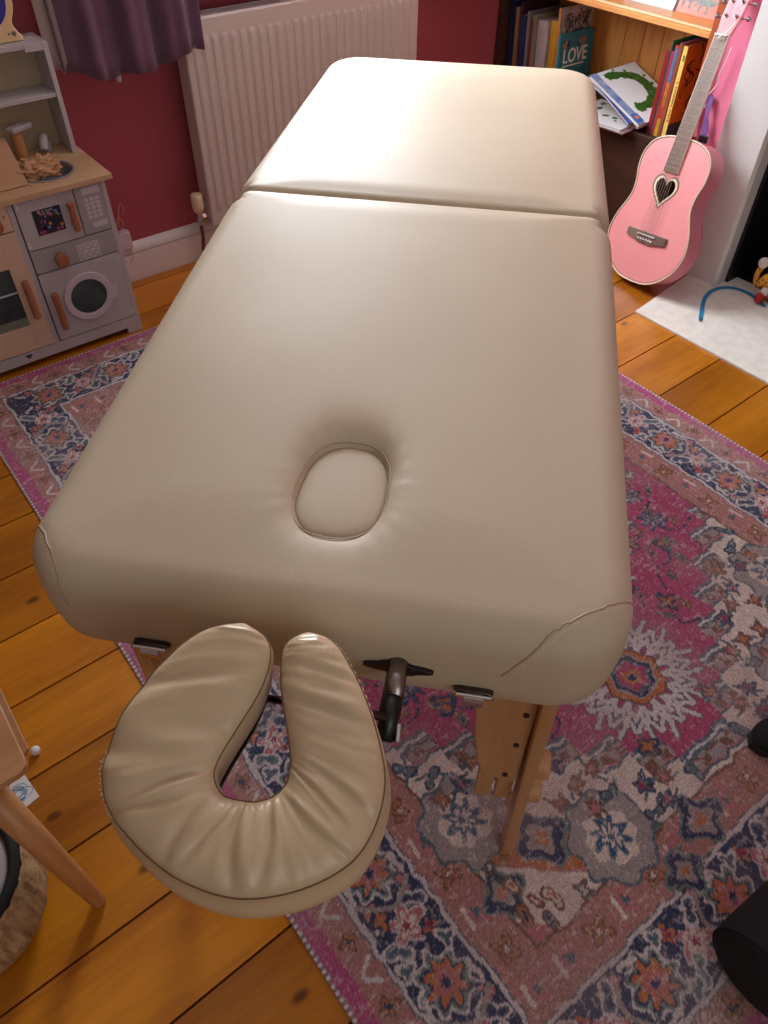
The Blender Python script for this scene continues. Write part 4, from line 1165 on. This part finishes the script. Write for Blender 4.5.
# upper shelf: two books lying or leaning, faces to the room
def up(label, y0, y1, x, z, tilt, h, cover, extra):
    M4 = Matrix.Translation((x, y1, z)) @ Matrix.Rotation(R(-90), 4, 'Z') @ Matrix.Rotation(R(-tilt), 4, 'X')
    return book(label, M4, y1-y0, h, .012, cover, extra=extra)
def ex_lines(o):
    mb = MB()
    for k in range(5): mb.box(.03+.004*k, .17-.006*k, -.0007, 0, .016+.012*k, .018+.012*k)
    mb.build('printed_text', mat('blue_text', (120, 150, 190), rough=.5), o)
up('pale blue picture book facing out on the upper shelf', 1.795, 2.01, 2.650, .7355, 16, .28, cm('skyblue', (196, 214, 236)), ex_lines)
def ex_dino(o):
    # grey-green beasts on red-orange
    def beast(name, ox, oz, s, rgb):
        mb = MB()
        body = spline([(0, .0), (.02, .018), (.05, .020), (.07, .006), (.085, .016), (.09, .010), (.075, -.008), (.055, -.012), (.052, -.035), (.044, -.036), (.042, -.014), (.022, -.014), (.016, -.036), (.008, -.034), (.010, -.008), (-.012, -.020)], 4, True)
        mb.prism([(ox+a*s, oz+b*s) for a, b in body], 0, .0006, M=Matrix.Rotation(R(90), 4, 'X'))
        mb.build(name, mat('print_'+name, rgb, rough=.5, var=.4, scale=60), o)
    beast('printed_animal', .012, .045, .8, (120, 128, 130)); beast('printed_beast', .078, .042, .85, (130, 140, 132))
    beast('printed_creature', .03, .11, 1.0, (170, 170, 130))
    MB().box(-.0005, .006, -.0006, 0, 0, .24).build('cover_border', mat('brown_border', (96, 40, 30), rough=.5), o)
up('red-orange picture book with grey beasts on the upper shelf', 1.625, 1.792, 2.655, .7355, 14, .25, cm('redorange', (222, 96, 62)), ex_dino)

# ---------------------------------------------------------------- fireplace
def fireplace():
    t = thing('fireplace_surround', 'white painted wooden fireplace surround at the right', 'fireplace', (2.50, .73, 0))
    Mi = Matrix.Translation((-2.50, -.73, 0))
    for (y0, y1, s) in ((1.222, 1.382, 1), (.10, .25, -1)):
        mb = MB(); ch = .010
        yi = y0 if s > 0 else y1
        pr = [(2.475, y0+(ch if s > 0 else 0)), (2.475+(ch if s > 0 else 0), y0), (2.579, y0), (2.579, y1), (2.475+(0 if s > 0 else ch), y1), (2.475, y1-(0 if s > 0 else ch))]
        mb.prism(pr, 0, .92); mb.build('pilaster', M['white'], t, bevel=.0015, M=Mi)
    MB().box(2.475, 2.579, .10, 1.382, .92, 1.06).build('frieze', M['white'], t, bevel=.003, M=Mi)
    MB().box(2.40, 2.579, .05, 1.43, 1.06, 1.09).build('mantel_shelf', M['white'], t, bevel=.005, M=Mi)
    mb = MB()
    mb.box(2.535, 2.84, 1.210, 1.2215, 0, .91); mb.box(2.535, 2.84, .2505, .262, 0, .91); mb.box(2.83, 2.842, .262, 1.21, 0, .91); mb.box(2.535, 2.83, .262, 1.21, .90, .91)
    mb.box(2.582, 2.83, .262, 1.21, .001, .006)
    mb.build('firebox_lining', M['firebox'], t, M=Mi)
fireplace()
mb = MB()
mb.prism([(2.112, .05), (2.474, .05), (2.474, 1.334), (2.110, 1.286)], .0, .008); mb.box(2.474, 2.60, .253, 1.2215, .0, .008)
ob = mb.build('hearth_slab', M['hearth'], bevel=.001); tag(ob, 'pale stone hearth slab in front of the fireplace', 'hearth')
# crinkled black sack in the grate
def sack():
    n, k = 90, 60; rows = []
    for i in range(k):
        th = PI*i/(k-1); row = []
        for j in range(n):
            ph = 2*PI*j/n; d = Vector((math.sin(th)*math.cos(ph), math.sin(th)*math.sin(ph), math.cos(th)))
            r = 1+.10*mn.noise(d*2.5)+.05*abs(mn.noise(Vector((ph*5, d.z*2.2, 2))))+.02*mn.noise(Vector((ph*14, d.z*5, 1)))
            row.append((d.x*.105*r, d.y*.26*r, max(-.285, d.z*.30*r)))
        rows.append(row)
    mb = MB(); mb.grid(rows, wrapv=True); o = mb.build('bin_bag', M['bag'], smooth=True); o.location = (2.715, .86, .295)
    tag(o, 'shiny black crinkled bin bag stuffed in the fireplace opening', 'bag')
sack()
# blue lace
pts = [(2.240, 1.113, .0105), (2.275, 1.135, .0105), (2.310, 1.156, .011), (2.345, 1.176, .011), (2.378, 1.192, .012), (2.425, 1.204, .012), (2.470, 1.200, .012), (2.505, 1.178, .012), (2.522, 1.14, .012), (2.518, 1.085, .012), (2.49, 1.03, .012)]
mb = MB(); sp = spline(pts, 8); rows = []
for i, p in enumerate(sp):
    p = Vector(p); q = Vector(sp[min(i+1, len(sp)-1)])-Vector(sp[max(i-1, 0)]); s = q.cross(Vector((0, 0, 1))).normalized()
    wv = .0066; rows.append([p-s*wv-Vector((0, 0, .001)), p-s*wv+Vector((0, 0, .001)), p+s*wv+Vector((0, 0, .001)), p+s*wv-Vector((0, 0, .001))])
mb.grid(rows, wrapv=True)
lace = thing('blue_ribbon', 'bright blue lace trailing across the hearth', 'ribbon')
mb.build('lace', M['blue'], lace)
MB().tube([(2.232, 1.108, .0115), (2.246, 1.117, .0115)], .0032, 8).build('tip', mat('dark_tip', (30, 90, 120), rough=.4), lace)

# leopard print soft toy
def plush():
    o = thing('plush_leopard', 'small orange leopard-print soft toy with red feet on the hearth edge', 'soft toy', (2.545, 1.045, .0085), R(20))
    fur = mat('leopard_fur', (222, 160, 60), rough=.9); nt = fur.node_tree
    v = nt.nodes.new('ShaderNodeTexVoronoi'); v.inputs['Scale'].default_value = 95; tc = nt.nodes.new('ShaderNodeTexCoord'); nt.links.new(tc.outputs['Object'], v.inputs['Vector'])
    r = nt.nodes.new('ShaderNodeValToRGB'); r.color_ramp.elements[0].position = .28; r.color_ramp.elements[1].position = .36
    r.color_ramp.elements[0].color = (*lin((60, 34, 20)), 1); r.color_ramp.elements[1].color = (*lin((222, 160, 60)), 1)
    nt.links.new(v.outputs['Distance'], r.inputs[0]); nt.links.new(r.outputs[0], nt.nodes['Principled BSDF'].inputs['Base Color'])
    red = mat('red_felt', (176, 36, 40), rough=.85); wh = mat('white_fleece', (228, 220, 214), rough=.95)
    def ell(c, r, rot=(0, 0, 0)):
        Mx = Matrix.Translation(c) @ Matrix.Rotation(rot[2], 4, 'Z') @ Matrix.Rotation(rot[0], 4, 'X') @ Matrix.Rotation(rot[1], 4, 'Y') @ Matrix.Diagonal((*r, 1))
        mb = MB(); mb.lathe([(math.sin(PI*i/14), -math.cos(PI*i/14)) for i in range(15)], 20, Mx); return mb
    b = ell((0, 0, .055), (.036, .040, .052)).build('body', fur, o, smooth=True)
    h = ell((.004, -.012, .118), (.036, .038, .034)).build('head', fur, o, smooth=True)
    for s in (-1, 1): ell((.004, -.012+s*.028, .150), (.008, .012, .012)).build('ear', fur, h, smooth=True)
    ell((-.030, -.012, .110), (.014, .018, .012)).build('muzzle', wh, h, smooth=True)
    for s in (-1, 1): MB().lathe([(math.sin(PI*i/8)*.004, -math.cos(PI*i/8)*.004) for i in range(9)], 10, Matrix.Translation((-.031, -.012+s*.014, .126))).build('eye', M['black'], h, smooth=True)
    for s in (-1, 1):
        ell((-.018, s*.040, .075), (.012, .014, .030), (s*.5, 0, 0)).build('arm', fur, o, smooth=True)
        ell((-.036, s*.030, .018), (.024, .016, .017)).build('foot', red, o, smooth=True)
    MB().tube(spline([(.02, .035, .03), (.0, .060, .045), (-.01, .068, .085), (-.012, .062, .118)], 6), .0095, 12).build('tail', fur, o, smooth=True)
    ell((-.012, .062, .130), (.017, .017, .019)).build('tail_tip', wh, o, smooth=True)
    ell((-.025, .022, .040), (.014, .014, .016)).build('belly_patch', wh, b, smooth=True)
plush()

# ---------------------------------------------------------------- guitar
def guitar():
    b = Vector((-.084, -.990, .117)); a = Vector((.323, .084, .943)); a.normalize(); b = (b-a*b.dot(a)).normalized(); n = b.cross(a)
    Mg = Matrix((b, a, n)).transposed().to_4x4(); Mg.translation = Vector((2.2328, 1.414, .025))
    g = thing('guitar', 'pink acoustic guitar with heart-shaped sound hole leaning beside the fireplace', 'guitar', M=Mg)
    half = [(0, 0), (.058, .005), (.112, .032), (.155, .080), (.172, .136), (.163, .192), (.141, .240), (.128, .276), (.129, .318), (.140, .362), (.138, .408), (.114, .447), (.064, .469), (0, .474)]
    r = spline(half, 6); outl = r+[(-x, y) for x, y in r[-2:0:-1]]
    D = .078
    n_ = len(outl)
    heart = []
    for j in range(48):
        t = 2*PI*j/48; x = 16*math.sin(t)**3; y = 13*math.cos(t)-5*math.cos(2*t)-2*math.cos(3*t)-math.cos(4*t)
        heart.append((-.002+x/16*.040, .310+y/16*.047))
    # soundboard with heart opening: bridge the heart ring to the outline ring
    N = 96
    def resample(p, N, start_angle_center):
        cx, cy = start_angle_center; out = []
        for k in range(N):
            th = PI/2-2*PI*k/N; d = (math.cos(th), math.sin(th)); best = None
            for i in range(len(p)):
                x1, y1 = p[i][0]-cx, p[i][1]-cy; x2, y2 = p[(i+1) % len(p)][0]-cx, p[(i+1) % len(p)][1]-cy
                den = d[0]*(y2-y1)-d[1]*(x2-x1)
                if abs(den) < 1e-12: continue
                t = (x1*(y2-y1)-y1*(x2-x1))/den; s = (x1*d[1]-y1*d[0])/den
                if t > 0 and -1e-9 <= s <= 1+1e-9 and (best is None or t > best): best = t
            out.append((cx+d[0]*best, cy+d[1]*best))
        return out
    ctr = (0, .312)
    O = resample(outl, N, ctr); H = resample(heart, N, ctr)
    mb = MB(); rows = []
    for s in (0, .1, .3, .6, 1.0): rows.append([(h[0]+(o[0]-h[0])*s, h[1]+(o[1]-h[1])*s, 0) for h, o in zip(H, O)])
    rows = [[(x, y, -.003) for x, y, z in rows[0]]]+rows
    mb.grid(rows, wrapv=True)
    mb.build('soundboard', M['pink'], g, smooth=False)
    mb = MB(); rows = [[(x, y, z) for x, y in O] for z in (-.0005, -.02, -.05, -D)]
    mb.grid(rows, wrapv=True); mb.f.append(tuple(3*N+i for i in range(N))); mb.mi.append(0)
    sd = mb.build('body_side', M['pinkside'], g, smooth=True)
    m = sd.modifiers.new('es', 'EDGE_SPLIT'); m.split_angle = R(40)
    MB().prism([(x*.985, .012+y*.97) for x, y in outl], -D+.004, -D+.006).build('inside', M['dark_shaded_wood'], g)
    MB().tube([(x*.999, y, .0002) for x, y in O], .0026, 8, closed=True).build('binding', M['binding'], g, smooth=True)
    MB().tube([(x*.975, .312+(y-.312)*.982, .0) for x, y in O], .0009, 6, closed=True).build('purfling', M['rosewood'], g, smooth=True)
    def hring(s0, s1, z): 
        c = (0, .310); rows = []
        for (s, zz) in ((s0, -.0008), (s0, z), (s1, z), (s1, -.0008)): rows.append([(c[0]+(x-c[0])*s, c[1]+(y-c[1])*s, zz) for x, y in H])
        q = MB(); q.grid(rows, wrapu=True, wrapv=True); return q
    hring(1.00, 1.20, .0012).build('heart_rosette', M['binding'], g)
    hring(1.20, 1.34, .0008).build('heart_rosette_edge', M['rosewood'], g)
    # neck, fretboard
    y0, y1 = .366, .766
    fb = MB(); w0, w1 = .0285, .0245
    fb.hexa([Vector((-w0, y0, 0)), Vector((w0, y0, 0)), Vector((w0, y0, .007)), Vector((-w0, y0, .007))], [Vector((-w1, y1, 0)), Vector((w1, y1, 0)), Vector((w1, y1, .007)), Vector((-w1, y1, .007))])
    fbo = fb.build('fretboard', M['rosewood'], g)
    for s in (-1, 1):
        MB().hexa([Vector((s*w0, y0, .001)), Vector((s*(w0+.0012), y0, .001)), Vector((s*(w0+.0012), y0, .0075)), Vector((s*w0, y0, .0075))], [Vector((s*w1, y1, .001)), Vector((s*(w1+.0012), y1, .001)), Vector((s*(w1+.0012), y1, .0075)), Vector((s*w1, y1, .0075))]).build('fretboard_binding', M['binding'], fbo)
    sl = y1-.153
    for k in range(1, 19):
        y = y1-sl*(1-2**(-k/12))
        if y < y0+.004: break
        w_ = w1+(w0-w1)*(y1-y)/(y1-y0)
        MB().tube([(-w_, y, .0075), (w_, y, .0075)], .0011, 6).build('fret', M['string'], fbo)
    rows = []
    for i in range(12):
        s = i/11; y = .485+(.775-.485)*s; w_ = .0275-.004*s; d = .020-.004*s+(.03*max(0, 1-s*6))
        rows.append([(w_*math.cos(PI*j/10), y, -.0-d*math.sin(PI*j/10)) for j in range(11)])
    nk = MB(); nk.grid(rows); 
    nk.f.append(tuple(range(11))); nk.mi.append(0); nk.f.append(tuple(11*11+i for i in range(11))); nk.mi.append(0)
    for i in range(11): nk.f.append((i*11, (i+1)*11, (i+1)*11+10, i*11+10)); nk.mi.append(0)
    nk.build('neck', M['pinkside'], g, smooth=True).modifiers.new('es', 'EDGE_SPLIT')
    MB().box(-.025, .025, .765, .771, .0, .0105).build('nut', M['whitep'], g, bevel=.0008)
    hs = [(-.025, .771), (.025, .771), (.034, .815), (.036, .93), (.028, .945), (.012, .938), (0, .948), (-.012, .938), (-.028, .945), (-.036, .93), (-.034, .815)]
    Mh = Matrix.Translation((0, .771, .003)) @ Matrix.Rotation(R(-9), 4, 'X') @ Matrix.Translation((0, -.771, 0))
    head = MB().prism(hs, -.015, 0, M=Mh).build('headstock', mat('pink_satin', (240, 150, 158), rough=.5), g, bevel=.002)
    for k in range(3):
        for s in (-1, 1):
            y = .820+.040*k; x = s*.019
            p = MB().lathe([(.0062, 0), (.0062, .002), (.003, .003), (.003, .010), (.0036, .011), (.0, .012)], 14, Mh @ Matrix.Translation((x, y, .0))).build('tuning_post', M['tuner'], head)
            c = Mh @ Vector((s*.034, y, -.010)); e = Mh @ Vector((s*.050, y, -.010)); f = Mh @ Vector((s*.062, y, -.010))
            MB().tube([c, e], .0022, 8).tube([e, e.lerp(f, .3), f], [.004, .0075, .006], 12).build('tuning_peg', M['tuner'], head)
    # bridge
    br = MB().prism([(-.086, .144), (-.048, .138), (-.03, .132), (.03, .132), (.048, .138), (.086, .144), (.086, .170), (-.086, .170)], .0002, .008).build('bridge', M['rosewood'], g, bevel=.002)
    MB().box(-.038, .038, .158, .1608, .007, .0125).build('saddle', M['whitep'], br)
    for k in range(6): MB().tube([((k-2.5)*.0115, .145, .006), ((k-2.5)*.0115, .145, .012)], .0033, 10).build('bridge_pin', M['whitep'], br)
    for k in range(6):
        xb, xn = (k-2.5)*.0110, (k-2.5)*.0078
        MB().tube([(xb, .145, .008), (xb, .159, .0132), (xn, .768, .0118)], .0007 if k > 2 else .0009, 5).build('string', M['string'], g)
        s = -1 if k < 3 else 1; kk = k if k < 3 else 5-k
        y = .820+.040*kk
        MB().tube([Vector((xn, .768, .0118)), Mh @ Vector((s*.019, y, .006))], .0006, 4).build('string_end', M['string'], g)
    # loose string curl at the nut
    MB().tube(spline([(-.006, .752, .013), (.004, .758, .022), (.014, .770, .018), (.030, .780, .020), (.046, .802, .026)], 5), .0021, 6).build('string_bow', M['whitep'], g, smooth=True)
guitar()
# purple strap and white cord hanging on the pink chimney wall beside the neck
def strap():
    o = thing('hanging_strap', 'short purple strap on a thin white cord against the pink wall', 'strap', (2.556, 1.484, .415))
    P = [(0.010, .030, .138), (.006, .022, .112), (.002, .016, .080), (.004, .010, .045), (.004, .002, .018), (.002, -.004, .004)]
    rows = []
    for i, p in enumerate(spline(P, 5)):
        w_ = .013+.005*math.sin(i*.5); p = Vector(p); d = Vector((.0, 1, -.25)).normalized()
        rows.append([p-d*w_*.7, p-d*w_*.7+Vector((.003, 0, 0)), p+d*w_*.7+Vector((.003, 0, 0)), p+d*w_*.7])
    mb = MB(); mb.grid(rows, wrapv=True); mb.build('webbing', mat('purple_webbing', (120, 84, 150), rough=.7), o, smooth=False)
    MB().box(-.004, .004, -.016, .018, -.004, .020).build('buckle', M['black'], o, bevel=.002)
    MB().tube(spline([(.004, .0, .29), (.004, .006, .25), (.004, .014, .205), (.006, .012, .18), (.006, .024, .155), (.004, .036, .135), (.004, .032, .10)], 6), .0016, 6).build('cord', M['whitep'], o, smooth=True)
strap()
mb = MB(); rows = []
for i, p in enumerate(spline([(2.42, 1.63, .012), (2.38, 1.60, .02), (2.33, 1.57, .028), (2.29, 1.555, .018), (2.26, 1.56, .008)], 5)):
    p = Vector(p); rows.append([p+Vector((-.012, -.008, -.002)), p+Vector((-.012, -.008, .003)), p+Vector((.012, .010, .006)), p+Vector((.012, .010, .0))])
mb.grid(rows, wrapv=True)
tag(mb.build('purple_strap', mat('violet_webbing', (96, 62, 130), rough=.7), smooth=True), 'end of a violet strap on the floorboards under the guitar', 'strap')

# ---------------------------------------------------------------- chair, basket, bits on the floor at the left
def chair():
    t = thing('wooden_chair', 'small oak chair with rounded tapering legs at the left edge', 'chair', (-.27, .79, 0))
    o0 = Vector((-.27, .79, 0))
    def L(p): return Vector(p)-o0
    # seat plate: corner near (-.10,.66)
    a, b = Vector((-.103, .655, 0)), .33
    pts = []
    def corner(cx, cy, r, a0): return [(cx+r*math.cos(R(a0+q)), cy+r*math.sin(R(a0+q))) for q in (0, 22, 45, 68, 90)]
    x0, x1, y0, y1, r = -.44, -.101, .662, .98, .018
    pts = corner(x1-r, y0+r, r, -90)+corner(x1-r, y1-r, r, 0)+corner(x0+r, y1-r, r, 90)+corner(x0+r, y0+r, r, 180)
    Rz = Matrix.Translation((x1, y0, 0)) @ Matrix.Rotation(R(0), 4, 'Z') @ Matrix.Translation((-x1, -y0, 0))
    pts = [(Rz @ Vector((p[0], p[1], 0))) for p in pts]
    MB().prism([(p.x-o0.x, p.y-o0.y) for p in pts], .387, .400).build('seat', M['oak'], t, bevel=.002)
    # lower board set back under the seat
    MB().prism([(-.43-o0.x, .690-o0.y), (-.150-o0.x, .690-o0.y), (-.098-o0.x, .735-o0.y), (-.098-o0.x, .95-o0.y), (-.43-o0.x, .95-o0.y)], .330, .338).build('under_shelf', M['oak'], t, bevel=.001)
    for (fx, fy, tx, ty) in ((-.130, .612, -.165, .690), (-.30, 1.035, -.30, .95), (-.46, .60, -.41, .69), (-.47, 1.03, -.41, .95)):
        p0, p1 = L((fx, fy, 0.0)), L((tx, ty, .386)); path = [p0.lerp(p1, q) for q in (0, .012, .03, .5, 1)]
        MB().tube(path, [.0085, .0112, .0125, .0185, .0225], 24).build('leg', M['oakleg'], t, smooth=True)
    for s in (.70, .94): MB().box(-.40-o0.x, -.16-o0.x, s-o0.y-.008, s-o0.y+.008, .345, .386).build('apron', M['oak'], t, bevel=.002)
chair()
def basket():
    cx, cy = -.303, .716
    o = thing('woven_basket', 'round woven seagrass basket with black rim under the oak chair', 'basket', (cx, cy, 0))
    n = 96; rows = []
    prof = [(.085, .0), (.104, .008), (.117, .028), (.125, .055), (.128, .082), (.128, .106), (.126, .128), (.122, .146), (.118, .160)]
    prof = spline(prof, 4)
    for (r, z) in prof:
        rows.append([((r+.0025*math.sin(z*420)*math.copysign(1, math.sin(j*PI*.5+.1))+.0015*mn.noise(Vector((j*.9, z*80, 0))))*math.cos(2*PI*j/n), (r+.0025*math.sin(z*420)*math.copysign(1, math.sin(j*PI*.5+.1))+.0015*mn.noise(Vector((j*.9, z*80, 0))))*math.sin(2*PI*j/n), z) for j in range(n)])
    mb = MB(); mb.grid(rows, wrapv=True); mb.f.append(tuple(range(n))); mb.mi.append(0)
    w_ = mb.build('woven_side', M['basket'], o, smooth=True)
    mb = MB(); rows = []
    for (r, z) in ((.1165, .158), (.1195, .161), (.114, .172), (.106, .174), (.104, .170), (.106, .160)): rows.append([(r*math.cos(2*PI*j/n), r*math.sin(2*PI*j/n), z) for j in range(n)])
    mb.grid(rows, wrapu=True, wrapv=True); mb.build('rim_band', M['blackband'], o, smooth=True)
    mb = MB(); mb.lathe([(.0, .178), (.04, .177), (.08, .174), (.098, .170), (.105, .162), (.105, .150), (.0, .150)], 64); mb.build('top_cushion', mat('grey_cotton', (172, 160, 158), rough=.9, var=.08, scale=40), o, smooth=True)
basket()
# drawing on the floor
mb = MB(); q = [(-.178, .930), (-.150, .925), (-.140, .856), (-.200, .852)]
q = [(-.215, .915), (-.154, .921), (-.146, .859), (-.200, .848)]
dr = thing('paper_drawing', 'small white paper with a blue scribble on the floor by the chair', 'drawing')
MB().prism(q, .0006, .0014).build('sheet', M['whitep'], dr)
mb = MB(); rr = random.Random(7)
for k in range(7):
    c = (-.175+rr.uniform(-.006, .006), .888+rr.uniform(-.006, .006)); a = rr.uniform(.011, .020); b_ = rr.uniform(.009, .018)
    mb.tube([(c[0]+a*math.cos(2*PI*j/20), c[1]+b_*math.sin(2*PI*j/20), .0016) for j in range(20)], .0006, 4, closed=True)
mb.build('blue_scribble', mat('blue_crayon', (96, 160, 205), rough=.7), dr)
o = MB().lathe([(math.sin(PI*i/14)*.0095, -math.cos(PI*i/14)*.0095) for i in range(15)], 20).build('white_ball', M['whitep'], smooth=True); o.location = (-.119, .948, .0095)
tag(o, 'tiny white ball on the floorboards behind the oak chair', 'ball')

# ---------------------------------------------------------------- dark things at the right edge
def bolster():
    o = thing('black_bolster', 'black padded bolster lying on the rug at the bottom right', 'bolster', (.62, -.135, .0068), R(-4))
    r = .082; prof = [(0.0, 0), (r*.80, .0), (r*.92, .004), (r*.98, .012), (r, .026), (r, .5), (r*.95, .52), (0, .525)]
    Mx = Matrix.Translation((0, 0, r)) @ Matrix.Rotation(R(90), 4, 'Y')
    b = MB().lathe(prof, 48, Mx).build('padding', M['matteblack'], o, smooth=True)
    MB().tube([Mx @ Vector((r*.965*math.cos(2*PI*j/48), r*.965*math.sin(2*PI*j/48), .009)) for j in range(48)], .0018, 6, closed=True).build('piping', M['matteblack'], b)
bolster()
def shoe():
    o = thing('black_shoe', 'rounded black shoe toe on the rug at the right edge', 'shoe', (1.003, .100, .0068), R(-25))
    prof = [(0, .0), (.012, .022), (.035, .036), (.07, .043), (.12, .041), (.17, .035), (.22, .033), (.255, .030), (.27, .018), (.273, .0)]
    sole = [(x, y) for x, y in prof]+[(x, -y) for x, y in prof[::-1][1:-1]]
    MB().prism(sole, 0, .016).build('sole', M['black'], o, bevel=.002)
    rows = []
    for i in range(17):
        s = i/16; x = .004+.264*s; hw = np.interp(x, [p[0] for p in prof], [p[1] for p in prof])*.96+.001
        h = float(np.interp(x, [0, .03, .08, .14, .2, .268], [.004, .030, .048, .062, .074, .07]))
        rows.append([(x, hw*math.cos(PI*j/14), .015+h*math.sin(PI*j/14)**.8) for j in range(15)])
    mb = MB(); mb.grid(rows); mb.f.append(tuple(range(15))); mb.mi.append(0); mb.f.append(tuple(16*15+i for i in range(15))); mb.mi.append(0)
    mb.build('upper', M['matteblack'], o, smooth=True)
shoe()
